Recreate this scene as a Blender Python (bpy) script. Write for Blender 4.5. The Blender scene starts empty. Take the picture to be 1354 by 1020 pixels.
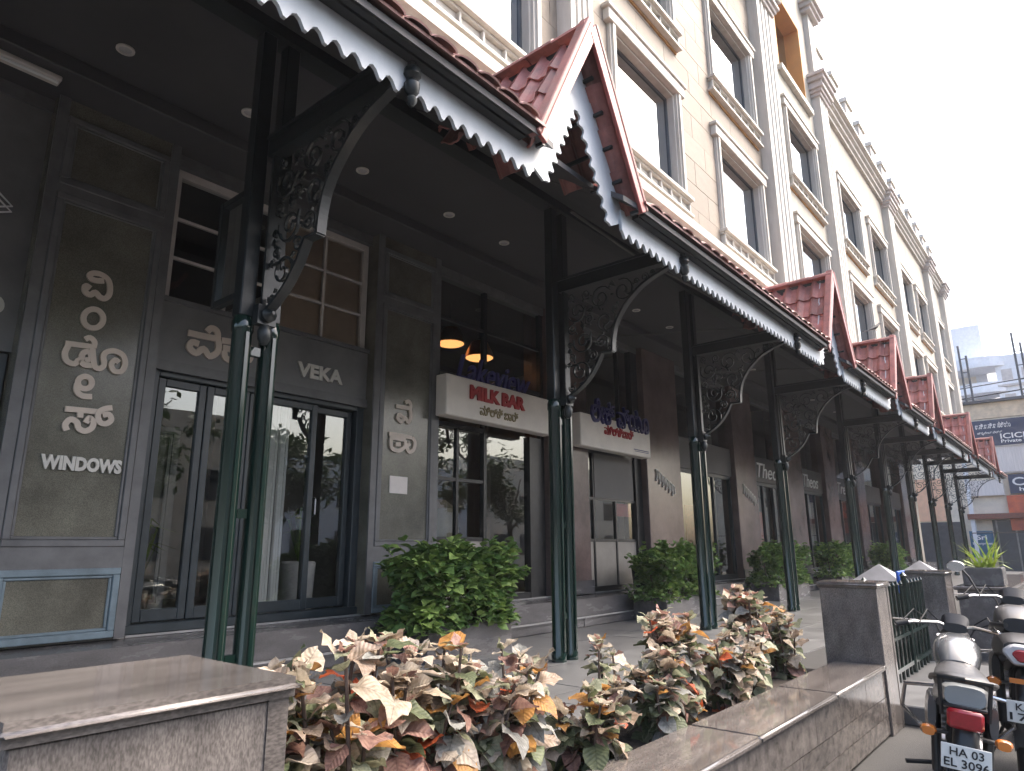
import bpy, bmesh, math, random
from mathutils import Matrix, Vector, Euler
R = math.radians
rnd = random.Random(7)
sc = bpy.context.scene
col = sc.collection
# ------------------------------------------------------------------ camera (heights are metres above / below the eye; street at -1.5)
STREET = -1.5
cd = bpy.data.cameras.new('camera'); cam = bpy.data.objects.new('camera', cd); col.objects.link(cam)
cd.sensor_width = 36; cd.lens = 905.45 / 1354 * 36; cd.clip_start = .05; cd.clip_end = 900
yaw, pit, rol = R(39.67), R(13.376), R(-.315)
fv = Vector((math.cos(pit) * math.cos(yaw), math.cos(pit) * math.sin(yaw), math.sin(pit)))
rv = fv.cross(Vector((0, 0, 1))).normalized(); uv = rv.cross(fv)
rv, uv = math.cos(rol) * rv + math.sin(rol) * uv, -math.sin(rol) * rv + math.cos(rol) * uv
cam.matrix_world = Matrix(((rv.x, uv.x, -fv.x, 0), (rv.y, uv.y, -fv.y, 0), (rv.z, uv.z, -fv.z, 0), (0, 0, 0, 1)))
sc.camera = cam
# ------------------------------------------------------------------ sky, sun, exposure
SUN_EL, SUN_AZ = R(52), R(-38)            # azimuth measured from +X towards +Y
sdir = Vector((math.cos(SUN_EL) * math.cos(SUN_AZ), math.cos(SUN_EL) * math.sin(SUN_AZ), math.sin(SUN_EL)))
w = bpy.data.worlds.new('World'); sc.world = w; w.use_nodes = True
nt = w.node_tree; bg = nt.nodes['Background']
sky = nt.nodes.new('ShaderNodeTexSky'); sky.sky_type = 'NISHITA'; sky.sun_disc = False
sky.sun_elevation = SUN_EL; sky.sun_rotation = math.pi / 2 - SUN_AZ
sky.air_density = 1.0; sky.dust_density = 6.0; sky.ozone_density = 1.0
nt.links.new(sky.outputs[0], bg.inputs[0]); bg.inputs[1].default_value = .15
sl = bpy.data.lights.new('sun', 'SUN'); sl.energy = .55; sl.angle = R(28); sl.color = (1, .95, .87)
sun = bpy.data.objects.new('sun', sl); col.objects.link(sun); sun.rotation_euler = sdir.to_track_quat('Z', 'Y').to_euler()
sc.view_settings.view_transform = 'Standard'; sc.view_settings.look = 'None'; sc.view_settings.gamma = 1
sc.view_settings.exposure = 2.1
sc.render.engine = 'CYCLES'
try:
    sc.cycles.max_bounces = 8; sc.cycles.transparent_max_bounces = 16; sc.cycles.diffuse_bounces = 5
    sc.cycles.caustics_reflective = False; sc.cycles.caustics_refractive = False
except Exception: pass

# ------------------------------------------------------------------ helpers
W = {}
def wm(o): return W.get(o.name, Matrix.Identity(4))
def link(o, parent=None, world=True, M=None):
    col.objects.link(o)
    if M is not None: o.matrix_basis = M
    if parent is not None:
        o.parent = parent
        if world: o.matrix_parent_inverse = wm(parent).inverted()
        W[o.name] = (Matrix.Identity(4) if world else wm(parent)) @ o.matrix_basis
    else: W[o.name] = o.matrix_basis.copy()
    return o
def tag(o, label=None, cat=None, group=None, kind=None):
    if label: o['label'] = label
    if cat: o['category'] = cat
    if group: o['group'] = group
    if kind: o['kind'] = kind
    return o
def thing(name, label, cat, loc=(0, 0, 0), rot=(0, 0, 0), group=None):
    o = bpy.data.objects.new(name, None); o.empty_display_size = .1
    link(o, M=Matrix.Translation(loc) @ Euler(rot).to_matrix().to_4x4())
    return tag(o, label, cat, group)
def put(name, me, parent=None, M=None, world=True):
    o = bpy.data.objects.new(name, me); return link(o, parent, world, M)
def copy_tree(o, D, parent=None):
    c = o.copy(); col.objects.link(c)
    if parent is None:
        c.matrix_basis = D @ o.matrix_basis; W[c.name] = c.matrix_basis.copy()
    else:
        mi = o.matrix_parent_inverse.copy(); c.parent = parent; c.matrix_parent_inverse = mi
    for ch in list(o.children): copy_tree(ch, D, c)
    return c
class MB:
    def __init__(s): s.v = []; s.f = []
    def add(s, vs, fs):
        n = len(s.v); s.v += [tuple(p) for p in vs]; s.f += [tuple(i + n for i in q) for q in fs]; return s
    def box(s, x0, x1, y0, y1, z0, z1):
        return s.add([(x0, y0, z0), (x1, y0, z0), (x1, y1, z0), (x0, y1, z0), (x0, y0, z1), (x1, y0, z1), (x1, y1, z1), (x0, y1, z1)],
                     [(0, 3, 2, 1), (4, 5, 6, 7), (0, 1, 5, 4), (1, 2, 6, 5), (2, 3, 7, 6), (3, 0, 4, 7)])
    def prism(s, poly, a0, a1, ax='x'):
        # poly: list of 2D points; extruded along ax. ax x: (y,z) ; y: (x,z) ; z: (x,y)
        def P(p, a): return {'x': (a, p[0], p[1]), 'y': (p[0], a, p[1]), 'z': (p[0], p[1], a)}[ax]
        n = len(poly); vs = [P(p, a0) for p in poly] + [P(p, a1) for p in poly]
        return s.add(vs, [tuple(range(n))[::-1], tuple(range(n, 2 * n))] + [(i, (i + 1) % n, n + (i + 1) % n, n + i) for i in range(n)])
    def tube(s, path, r, seg=8, caps=True, closed=False, sq=None):
        path = [Vector(p) for p in path]; n = len(path); rs = r if isinstance(r, (list, tuple)) else [r] * n
        base = len(s.v); up0 = None
        for i, p in enumerate(path):
            a = path[(i - 1) % n] if (i or closed) else p; b = path[(i + 1) % n] if (i < n - 1 or closed) else p
            t = (b - a).normalized() if (b - a).length > 1e-9 else Vector((0, 0, 1))
            if up0 is None: up0 = Vector((0, 0, 1)) if abs(t.z) < .9 else Vector((1, 0, 0))
            sx = t.cross(up0)
            if sx.length < 1e-6: sx = t.orthogonal()
            sx.normalize(); up0 = sx.cross(t).normalized()
            for k in range(seg):
                th = 2 * math.pi * (k + .5) / seg
                s.v.append(tuple(p + (sx * math.cos(th) + up0 * math.sin(th)) * rs[i]))
        m = n if closed else n - 1
        for i in range(m):
            for k in range(seg):
                a = base + i * seg + k; b = base + i * seg + (k + 1) % seg; c = base + ((i + 1) % n) * seg
                s.f.append((a, b, c + (k + 1) % seg, c + k))
        if caps and not closed:
            s.f.append(tuple(base + k for k in range(seg))[::-1]); s.f.append(tuple(base + (n - 1) * seg + k for k in range(seg)))
        return s
    def lathe(s, prof, c=(0, 0, 0), seg=12, ax='z'):
        base = len(s.v)
        for r, h in prof:
            for k in range(seg):
                t = 2 * math.pi * k / seg; a, b = r * math.cos(t), r * math.sin(t)
                p = {'z': (a, b, h), 'y': (a, h, b), 'x': (h, a, b)}[ax]
                s.v.append((c[0] + p[0], c[1] + p[1], c[2] + p[2]))
        for i in range(len(prof) - 1):
            for k in range(seg):
                a = base + i * seg + k; b = base + i * seg + (k + 1) % seg
                s.f.append((a, b, b + seg, a + seg))
        s.f.append(tuple(base + k for k in range(seg))[::-1]); s.f.append(tuple(base + (len(prof) - 1) * seg + k for k in range(seg)))
        return s
    def stroke(s, pts, wd, y0, y1, smooth=2):
        # flat letter stroke in the XZ plane, extruded from y0 (front) to y1
        P = [Vector(p) for p in pts]
        if smooth and len(P) > 2:                      # Catmull-Rom through the points
            Q = []; cl = (P[0] - P[-1]).length < 1e-6; n = len(P)
            for i in range(n - 1):
                a = P[i - 1] if i else (P[-2] if cl else P[0]); b, c = P[i], P[i + 1]; d = P[i + 2] if i + 2 < n else (P[1] if cl else P[-1])
                for k in range(4):
                    t = k / 4; Q.append(.5 * (2 * b + (c - a) * t + (2 * a - 5 * b + 4 * c - d) * t * t + (3 * b - a - 3 * c + d) * t ** 3))
            P = Q + [P[-1]]
        n = len(P); L = []; Rr = []
        for i, p in enumerate(P):
            t = (P[min(i + 1, n - 1)] - P[max(i - 1, 0)]).normalized(); nn = Vector((-t.y, t.x)) * wd / 2
            L.append(p + nn); Rr.append(p - nn)
        b = len(s.v)
        for a, c in zip(L, Rr): s.v += [(a.x, y0, a.y), (c.x, y0, c.y), (a.x, y1, a.y), (c.x, y1, c.y)]
        for i in range(n - 1):
            q = b + 4 * i
            s.f += [(q, q + 4, q + 5, q + 1), (q, q + 2, q + 6, q + 4), (q + 1, q + 5, q + 7, q + 3)]
        s.f += [(b, b + 1, b + 3, b + 2), (b + 4 * n - 4, b + 4 * n - 2, b + 4 * n - 1, b + 4 * n - 3)]
        return s
    def mesh(s, name, mat, bevel=0, smooth=False, recalc=True, segs=1):
        me = bpy.data.meshes.new(name); me.from_pydata(s.v, [], s.f)
        if recalc or bevel:
            bm = bmesh.new(); bm.from_mesh(me)
            bmesh.ops.recalc_face_normals(bm, faces=bm.faces)
            if bevel:
                ed = [e for e in bm.edges if len(e.link_faces) == 2 and e.calc_face_angle(0) > .6]
                bmesh.ops.bevel(bm, geom=ed, offset=bevel, segments=segs, affect='EDGES', clamp_overlap=True)
            bm.to_mesh(me); bm.free()
        if smooth:
            me.shade_smooth(); me.set_sharp_from_angle(angle=R(38))
        if mat: me.materials.append(MT[mat])
        return me
    def build(s, name, mat, parent=None, bevel=0, smooth=False, world=True, recalc=True, segs=1):
        return put(name, s.mesh(name, mat, bevel, smooth, recalc, segs), parent, None, world)
def Bx(*a): return MB().box(*a)
def bars(name, mat, parent, boxes):
    for b in boxes: Bx(*b).build(name, mat, parent)

MT = {}
def mk(name, c, rough=.6, c2=None, var=.12, scale=4, bump=0, bscale=60, metal=0, coat=0, spec=.5, rnd_v=0, stretch=(1, 1, 1), speck=0, trans=0, emit=None, detail=5, c3=None):
    m = bpy.data.materials.new(name); m.use_nodes = True; t = m.node_tree; N = t.nodes; L = t.links
    b = N['Principled BSDF']; b.inputs['Roughness'].default_value = rough; b.inputs['Metallic'].default_value = metal
    b.inputs['Specular IOR Level'].default_value = spec; b.inputs['Coat Weight'].default_value = coat; b.inputs['Coat Roughness'].default_value = .08
    tc = N.new('ShaderNodeTexCoord'); mp = N.new('ShaderNodeMapping'); mp.inputs['Scale'].default_value = stretch
    L.new(tc.outputs['Object'], mp.inputs[0]); src = mp.outputs[0]
    if rnd_v:
        oi = N.new('ShaderNodeObjectInfo'); ad = N.new('ShaderNodeVectorMath'); ad.operation = 'MULTIPLY_ADD'
        cx = N.new('ShaderNodeCombineXYZ')
        for k in range(3): L.new(oi.outputs['Random'], cx.inputs[k])
        ad.inputs[1].default_value = (37, 91, 53); L.new(cx.outputs[0], ad.inputs[0]); L.new(src, ad.inputs[2]); src = ad.outputs[0]
    n1 = N.new('ShaderNodeTexNoise'); n1.inputs['Scale'].default_value = scale; n1.inputs['Detail'].default_value = detail; n1.inputs['Roughness'].default_value = .62
    L.new(src, n1.inputs['Vector'])
    cr = N.new('ShaderNodeValToRGB'); c2 = c2 or tuple(x * (1 - 2 * var) for x in c)
    cr.color_ramp.elements[0].position = .32; cr.color_ramp.elements[0].color = (*c2, 1)
    cr.color_ramp.elements[1].position = .68; cr.color_ramp.elements[1].color = (*[min(1, x * (1 + var)) for x in c], 1)
    if c3:
        e = cr.color_ramp.elements.new(.5); e.color = (*c3, 1)
    L.new(n1.outputs['Fac'], cr.inputs[0]); out = cr.outputs[0]
    if speck:
        n2 = N.new('ShaderNodeTexNoise'); n2.inputs['Scale'].default_value = 170; n2.inputs['Detail'].default_value = 3; L.new(src, n2.inputs['Vector'])
        r2 = N.new('ShaderNodeMapRange'); r2.inputs[1].default_value = .35; r2.inputs[2].default_value = .65; r2.inputs[3].default_value = 1 - speck; r2.inputs[4].default_value = 1 + speck
        L.new(n2.outputs['Fac'], r2.inputs[0])
        mu = N.new('ShaderNodeVectorMath'); mu.operation = 'SCALE'; L.new(out, mu.inputs[0]); L.new(r2.outputs[0], mu.inputs['Scale']); out = mu.outputs[0]
    if rnd_v:
        r3 = N.new('ShaderNodeMapRange'); r3.inputs[3].default_value = 1 - rnd_v; r3.inputs[4].default_value = 1 + rnd_v; L.new(oi.outputs['Random'], r3.inputs[0])
        m3 = N.new('ShaderNodeVectorMath'); m3.operation = 'SCALE'; L.new(out, m3.inputs[0]); L.new(r3.outputs[0], m3.inputs['Scale']); out = m3.outputs[0]
    L.new(out, b.inputs['Base Color'])
    rr = N.new('ShaderNodeMapRange'); rr.inputs[3].default_value = max(.02, rough * .78); rr.inputs[4].default_value = min(1, rough * 1.25)
    L.new(n1.outputs['Fac'], rr.inputs[0]); L.new(rr.outputs[0], b.inputs['Roughness'])
    if bump:
        n3 = N.new('ShaderNodeTexNoise'); n3.inputs['Scale'].default_value = bscale; n3.inputs['Detail'].default_value = 4; L.new(src, n3.inputs['Vector'])
        bp = N.new('ShaderNodeBump'); bp.inputs['Strength'].default_value = bump; bp.inputs['Distance'].default_value = .02; L.new(n3.outputs['Fac'], bp.inputs['Height']); L.new(bp.outputs[0], b.inputs['Normal'])
    if trans:
        tr = N.new('ShaderNodeBsdfTranslucent'); L.new(out, tr.inputs[0]); mx = N.new('ShaderNodeMixShader'); mx.inputs[0].default_value = trans
        L.new(b.outputs[0], mx.inputs[1]); L.new(tr.outputs[0], mx.inputs[2]); L.new(mx.outputs[0], N['Material Output'].inputs[0])
    if emit:
        b.inputs['Emission Color'].default_value = (*emit[:3], 1); b.inputs['Emission Strength'].default_value = emit[3]
    MT[name] = m; return m
def mk_glass(name, tint=(.8, .85, .84), rough=.0, base=.05, gl=(.9, .95, 1), wob=0):
    m = bpy.data.materials.new(name); m.use_nodes = True; t = m.node_tree; N = t.nodes; L = t.links; N.remove(N['Principled BSDF'])
    tr = N.new('ShaderNodeBsdfTransparent'); tr.inputs[0].default_value = (*tint, 1)
    g = N.new('ShaderNodeBsdfGlossy'); g.inputs['Color'].default_value = (*gl, 1); g.inputs['Roughness'].default_value = rough
    fr = N.new('ShaderNodeFresnel'); fr.inputs[0].default_value = 1.5
    mr = N.new('ShaderNodeMapRange'); mr.inputs[3].default_value = base; mr.inputs[4].default_value = 1; L.new(fr.outputs[0], mr.inputs[0])
    if wob:
        tc = N.new('ShaderNodeTexCoord'); n = N.new('ShaderNodeTexNoise'); n.inputs['Scale'].default_value = 1.3; L.new(tc.outputs['Object'], n.inputs['Vector'])
        bp = N.new('ShaderNodeBump'); bp.inputs['Strength'].default_value = wob; bp.inputs['Distance'].default_value = .01; L.new(n.outputs['Fac'], bp.inputs['Height']); L.new(bp.outputs[0], g.inputs['Normal'])
    mx = N.new('ShaderNodeMixShader'); L.new(mr.outputs[0], mx.inputs[0]); L.new(tr.outputs[0], mx.inputs[1]); L.new(g.outputs[0], mx.inputs[2]); L.new(mx.outputs[0], N['Material Output'].inputs[0])
    MT[name] = m; return m
# surfaces
mk('asphalt', (.06, .058, .056), .85, scale=2, bump=.5, bscale=120, speck=.3)
mk('floor_stone', (.16, .16, .161), .34, var=.16, scale=3, speck=.12, rnd_v=.12, bump=.03)
mk('step_stone', (.12, .114, .114), .26, var=.2, scale=2.5, speck=.2, rnd_v=.1, stretch=(.5, 2, 2), bump=.05)
mk('granite', (.16, .143, .132), .16, var=.22, scale=5, c2=(.078, .07, .066), speck=.3, stretch=(1.3, 1, .5), rnd_v=.14, detail=8)
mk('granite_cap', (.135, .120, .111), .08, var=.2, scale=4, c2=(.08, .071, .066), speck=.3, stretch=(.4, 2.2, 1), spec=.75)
mk('grout', (.24, .21, .18), .8)
mk('pier_granite', (.142, .137, .108), .2, var=.25, scale=1.6, c2=(.088, .084, .068), speck=.3, bump=.02)
mk('pier_brown', (.16, .115, .105), .22, var=.22, scale=1.4, c2=(.10, .075, .07), speck=.25, rnd_v=.1)
mk('slate_paint', (.13, .13, .132), .45, var=.12, scale=6)
mk('moulding_blue', (.16, .21, .24), .4, var=.15, scale=6)
mk('board_grey', (.16, .16, .16), .5, var=.1, scale=3)
mk('door_frame', (.028, .038, .044), .35, var=.12, scale=8)
mk('black_metal', (.018, .019, .02), .35, var=.2, scale=10)
mk('iron_green', (.006, .019, .015), .12, var=.08, scale=3, coat=.3)
mk('nosing_highlight', (.36, .35, .34), .3, var=.2, scale=3)  # pale colour standing in for the highlight along the step edges
mk('gutter_black', (.02, .023, .025), .7, var=.2, scale=5)
mk('joint_dark', (.035, .034, .033), .8)
mk('post_grey', (.20, .20, .21), .4, var=.12)
mk('blind_tan', (.78, .68, .56), .8, var=.05)
mk('iron_black', (.010, .014, .015), .38, var=.2, scale=8, bump=.06)
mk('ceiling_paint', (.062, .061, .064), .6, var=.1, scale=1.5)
mk('white_frame', (.62, .58, .54), .45, var=.06, scale=8)
mk('fascia_white', (.48, .515, .55), .5, var=.1, scale=2.2, stretch=(1, 1, .3))
mk('tile', (.31, .125, .108), .55, var=.22, scale=5, c2=(.17, .078, .07), rnd_v=.3, bump=.1)
mk('tile_red', (.30, .075, .065), .42, var=.15, scale=4)
mk('tile_pink', (.42, .24, .215), .6, var=.2, scale=5, rnd_v=.3)
mk('stone_clad', (.255, .212, .168), .7, var=.1, scale=2.2, rnd_v=.09, bump=.08)
mk('wall_cream', (.40, .37, .315), .8, var=.1, scale=1.2, stretch=(1.6, 1, .35), c2=(.32, .29, .24))
mk('trim_white', (.53, .505, .46), .6, var=.08, scale=2.5, stretch=(2, 2, .35), c2=(.43, .40, .355))
mk('capital_grey', (.52, .48, .46), .7, var=.1, scale=3)
mk('orange_paint', (.72, .34, .10), .7, var=.08, scale=1)
mk('ochre_brown', (.42, .22, .08), .8, var=.25, scale=3)
mk('window_dark', (.06, .07, .08), .4)
mk('soil', (.035, .026, .02), .95, var=.3, scale=20, bump=.8, bscale=40)
mk('sign_cream', (.86, .80, .73), .5, var=.05, scale=3)
mk('letter_cream', (.62, .53, .45), .45, var=.06)
mk('letter_pale', (.58, .56, .51), .45, var=.06)
mk('letter_red', (.42, .03, .035), .45, var=.1)
mk('letter_navy', (.035, .032, .15), .35, var=.1)
mk('letter_gold', (.32, .26, .14), .4, var=.1)
mk('letter_white', (.8, .8, .8), .5, var=.03)
mk('notice_white', (.72, .66, .62), .5, var=.05)
mk('room_wall', (.50, .46, .41), .8, var=.1, scale=1)
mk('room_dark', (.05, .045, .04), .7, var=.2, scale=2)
mk('room_floor', (.22, .19, .16), .4, var=.15, scale=2)
mk('curtain', (.74, .72, .68), .8, var=.06, stretch=(8, 1, .2))
mk('brick_red', (.2, .07, .05), .8, var=.25, scale=14)
mk('panel_grey', (.13, .125, .12), .6, var=.06)
mk('panel_beige', (.32, .29, .25), .6, var=.08)
mk('black_plastic', (.015, .015, .017), .4, var=.15)
mk('rubber', (.02, .02, .021), .8, var=.15)
mk('chrome', (.62, .62, .64), .16, metal=1, var=.05)
mk('alloy', (.36, .36, .37), .35, metal=.9, var=.1)
mk('silver_paint', (.26, .27, .265), .3, coat=.5, var=.06)
mk('tank_grey', (.09, .095, .10), .25, coat=.5, var=.1)
mk('lens_red', (.32, .012, .02), .15, coat=.6, var=.1, scale=30)
mk('lens_amber', (.55, .17, .03), .2, coat=.6, var=.1)
mk('lens_clear', (.55, .53, .53), .12, coat=.5, var=.1)
mk('plate_white', (.72, .71, .66), .5, var=.06)
mk('blue_plastic', (.02, .09, .42), .4, var=.1)
mk('navy_board', (.018, .034, .085), .5, var=.08)
mk('tarp_grey', (.68, .63, .61), .7, var=.08, stretch=(1, 6, .3))
mk('poster_orange', (.55, .12, .05), .6, c2=(.30, .07, .05), var=.2, scale=1.5)
mk('blue_board', (.03, .11, .20), .5, var=.1)
mk('far_wall', (.78, .70, .58), .85, var=.06)
mk('far_brick', (.66, .54, .40), .85, var=.12, scale=3)
mk('far_pale', (.74, .75, .78), .85, var=.05)
mk('shutter', (.07, .075, .085), .55, var=.15)
mk('dark_glassy', (.03, .035, .04), .15, var=.2)
mk('lamp_on', (.9, .7, .4), .5, emit=(1, .42, .13, .5))
mk('bulb', (1, .9, .8), .5, emit=(1, .86, .68, 3))
mk('copper', (.45, .2, .1), .3, metal=.8)
mk('bird_black', (.02, .02, .022), .5)
mk('bark', (.10, .08, .065), .9, var=.25, scale=12, bump=.4)
mk('stem', (.10, .07, .055), .8, var=.2, scale=15)
mk('wall_peach', (.80, .50, .34), .8, var=.06)
mk('hedge_leaf', (.16, .26, .07), .4, c2=(.06, .12, .045), var=.2, scale=7, trans=.2, spec=.4)
mk('hedge_leaf_b', (.30, .40, .12), .38, c2=(.13, .22, .06), var=.2, scale=7, trans=.22, spec=.4, rnd_v=.25)
mk('tree_leaf', (.06, .10, .028), .55, c2=(.025, .05, .018), var=.2, scale=1.3, trans=.2)
mk('spiky_leaf', (.34, .40, .06), .5, c2=(.14, .24, .04), var=.15, scale=5, trans=.2)
LEAFM = []
for i, (c, c2) in enumerate([((.50, .43, .34), (.30, .24, .17)), ((.42, .33, .27), (.24, .18, .12)), ((.34, .35, .24), (.17, .18, .11)), ((.15, .17, .09), (.07, .09, .05)),
        ((.36, .22, .17), (.17, .09, .08)), ((.50, .13, .05), (.35, .06, .03)), ((.46, .25, .07), (.30, .14, .05)), ((.30, .30, .28), (.17, .17, .15)), ((.56, .50, .42), (.40, .33, .26))]):
    c = tuple(min(.75, v * 1.15) for v in c); c2 = tuple(v * 1.2 for v in c2)
    mk('croton_%d' % i, c, .5, c2=c2, var=.1, scale=5, trans=.34, rnd_v=.2, spec=.35); LEAFM.append('croton_%d' % i)
    m = MT['croton_%d' % i]; N = m.node_tree.nodes; L = m.node_tree.links; b = N['Principled BSDF']
    tc = N.new('ShaderNodeTexCoord'); sx = N.new('ShaderNodeSeparateXYZ'); L.new(tc.outputs['Object'], sx.inputs[0])
    def MA(op, *ins):
        q = N.new('ShaderNodeMath'); q.operation = op
        for k, v in enumerate(ins):
            if isinstance(v, (int, float)): q.inputs[k].default_value = v
            else: L.new(v, q.inputs[k])
        return q.outputs[0]
    ay = MA('ABSOLUTE', sx.outputs[1]); vein = MA('SINE', MA('MULTIPLY', MA('SUBTRACT', sx.outputs[0], MA('MULTIPLY', ay, .8)), 46))
    mid = MA('LESS_THAN', ay, .014); vv = MA('MULTIPLY_ADD', vein, .035, MA('MULTIPLY_ADD', ay, .55, .80)); vv = MA('SUBTRACT', vv, MA('MULTIPLY', mid, .25))
    src = b.inputs['Base Color'].links[0].from_socket; sc2 = N.new('ShaderNodeVectorMath'); sc2.operation = 'SCALE'; L.new(src, sc2.inputs[0]); L.new(vv, sc2.inputs['Scale'])
    for lk in list(src.links):
        if lk.to_node != sc2: L.new(sc2.outputs[0], lk.to_socket)
    bp = N.new('ShaderNodeBump'); bp.inputs['Strength'].default_value = .22; bp.inputs['Distance'].default_value = .006; L.new(vein, bp.inputs['Height']); L.new(bp.outputs[0], b.inputs['Normal'])
mk_glass('shop_glass', (.80, .83, .82), 0, .10, (.9, .93, .9), .05)
mk_glass('sky_glass', (.10, .12, .14), .02, .92, (.52, .56, .60), .05)
mk_glass('pane_tan', (.85, .80, .74), .04, .05, (.8, .8, .8))
_ft = {}
def text_mesh(body, size, mat, depth=.01, bold=0, shear=0, align='LEFT', space=1):
    c = bpy.data.curves.new('lettering', 'FONT'); c.body = body; c.size = size; c.extrude = depth / 2; c.offset = bold; c.shear = shear; c.align_x = align; c.resolution_u = 3; c.space_character = space
    o = bpy.data.objects.new('lettering', c); col.objects.link(o); bpy.context.view_layer.update()
    me = bpy.data.meshes.new_from_object(o.evaluated_get(bpy.context.evaluated_depsgraph_get()))
    bpy.data.objects.remove(o); bpy.data.curves.remove(c)
    me.materials.clear(); me.materials.append(MT[mat]); return me
def text(name, body, x, y, z, width, height, mat, parent, depth=.012, bold=0, shear=0, facing='-y', world=True, tilt=0):
    me = text_mesh(body, 1, mat, 1, bold, shear)
    xs = [v.co.x for v in me.vertices]; ys = [v.co.y for v in me.vertices]
    x0, x1, y0, y1 = min(xs), max(xs), min(ys), max(ys)
    for v in me.vertices:
        a = (v.co.x - x0) / (x1 - x0) * width; b = (v.co.y - y0) / (y1 - y0) * height; d = -v.co.z * depth
        v.co = (a, d, b) if facing == '-y' else (d, -a, b)
    return put(name, me, parent, Matrix.Translation((x, y, z)) @ Matrix.Rotation(tilt, 4, 'Y' if facing == '-y' else 'X'), world)
# ================================================================== setting
FL = -1.1                                  # terrace level
me = MB().add([(-80, -60, STREET), (400, -60, STREET), (400, 120, STREET), (-80, 120, STREET)], [(0, 1, 2, 3)]).mesh('street', 'asphalt', recalc=False)
street = put('street', me); tag(street, kind='structure')
ter = Bx(-6, 38, 1.92, 6.5, STREET, FL - .012).build('terrace_floor', 'joint_dark'); tag(ter, kind='structure')
sl_me = Bx(-.5, .5, -.5, .5, -1, 0).mesh('floor_slab', 'floor_stone')
y = 2.56; rows = [(2.56, 3.36), (3.37, 4.17), (4.18, 4.98), (4.99, 5.795)]
for j, (a, b) in enumerate(rows):
    x = -4 + .55 * (j % 2)
    while x < 37:
        L = 1.19
        put('floor_slab', sl_me, ter, Matrix.Translation((x + L / 2, (a + b) / 2, FL + rnd.uniform(-.0015, .0015))) @ Matrix.Diagonal((L, b - a, .011, 1)))
        x += L + .01
st = Bx(-6, 38, 5.86, 6.6, STREET, -.72).build('entrance_steps', 'step_stone'); tag(st, kind='structure')
for k, (ya, yb, z) in enumerate([(5.8, 6.14, -.96), (6.1, 6.44, -.83), (6.4, 6.62, -.70)]):
    x = -4 + .6 * k
    zr = [FL, -.96, -.83][k]
    while x < 37:
        L = 1.79
        MB().box(x, x + L, ya - .015, yb, z - .035, z).box(x, x + L, ya, ya + .055, zr + .002, z - .036).build('step_slab', 'step_stone', st, bevel=.009, segs=2)
        Bx(x, x + L, ya - .022, ya + .012, z - .014, z + .002).build('nosing_highlight', 'nosing_highlight', st)  # added pale strip: edge highlight of the tread put into colour
        x += L + .008
pv = Bx(7.1, 9.95, .95, 1.9, STREET, -1.34).build('gate_step', 'floor_stone', bevel=.01); tag(pv, kind='structure')
# ================================================================== the building
bd = thing('hotel_building', 'long cream stone-clad building with white pilasters above the shop arcade', 'building', (0, 4.3, STREET))
WF = 4.30
XE = 40.0
win_x = [(3.35, 5.57), (7.52, 9.45), (11.2, 13.3), (15.75, 18.0), (20.35, 22.55), (24.0, 26.3), (28.7, 30.8), (32.0, 34.1), (36.8, 38.7)]
RA, RB = (5.5, 7.35), (8.64, 10.49)
def strips(za, zb, ops, x0, x1, yf, mat):
    x = x0
    for a, b in [o for o in ops if o[0] > x0 and o[1] < x1]:
        Bx(x, a, yf, 4.85, za, zb).build('wall', mat, bd); x = b
    Bx(x, x1, yf, 4.85, za, zb).build('wall', mat, bd)
for (x0, x1, yf, mat) in [(-3, 13.7, 4.37, 'grout'), (13.7, XE, 4.30, 'wall_cream')]:
    top = 12.9 if x0 < 0 else 12.9
    for za, zb, ops in [(4.0, RA[0], []), (*RA, win_x), (RA[1], RB[0], []), (*RB, win_x), (RB[1], 11.7, [])]:
        strips(za, zb, ops, x0, x1, yf, mat)
    ops = [(15.75, 18.0)]
    strips(11.7, 14.3, ops, x0, 19.0 if x0 > 0 else x1, yf, mat)
    if x0 > 0: Bx(19.0, x1, yf, 4.85, 11.7, 13.0).build('wall', mat, bd)
    Bx(x0, 19.0 if x0 > 0 else x1, yf, 4.85, 14.3, 15.7).build('wall', mat, bd)
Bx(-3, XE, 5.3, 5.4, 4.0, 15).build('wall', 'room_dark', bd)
# stone cladding panels of the near part, each one its own piece
unit = Bx(-.5, .5, 0, 1, -.5, .5).mesh('stone_panel', 'stone_clad')
zr = [4.98, 5.5] + [RA[0] + (RA[1] - RA[0]) * k / 4 for k in (1, 2, 3)] + [RA[1], 7.78, 8.21, RB[0]] + [RB[0] + (RB[1] - RB[0]) * k / 4 for k in (1, 2, 3)] + [RB[1], 10.95, 11.4, 11.9, 12.5]
for i, (za, zb) in enumerate(zip(zr[:-1], zr[1:])):
    free = []; x = 2.0
    blk = [(6.14, 6.66)] + ([w_ for w_ in win_x if w_[1] < 13.7] if (RA[0] - .01 < za < RA[1] - .01 or RB[0] - .01 < za < RB[1] - .01) else [])
    for a, b in sorted(blk): free.append((x, a)); x = b
    free.append((x, 13.69))
    for a, b in free:
        if b - a < .05: continue
        cuts = [a]; c = math.floor(a / .92) * .92 + .46 * (i % 2)
        while c < b - .12:
            if c > a + .12: cuts.append(c)
            c += .92
        cuts.append(b)
        for p, q in zip(cuts[:-1], cuts[1:]):
            put('stone_panel', unit, bd, Matrix.Translation(((p + q) / 2, WF + rnd.uniform(0, .004), (za + zb) / 2)) @ Matrix.Diagonal((q - p - .009, .068, zb - za - .009, 1)))
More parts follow.
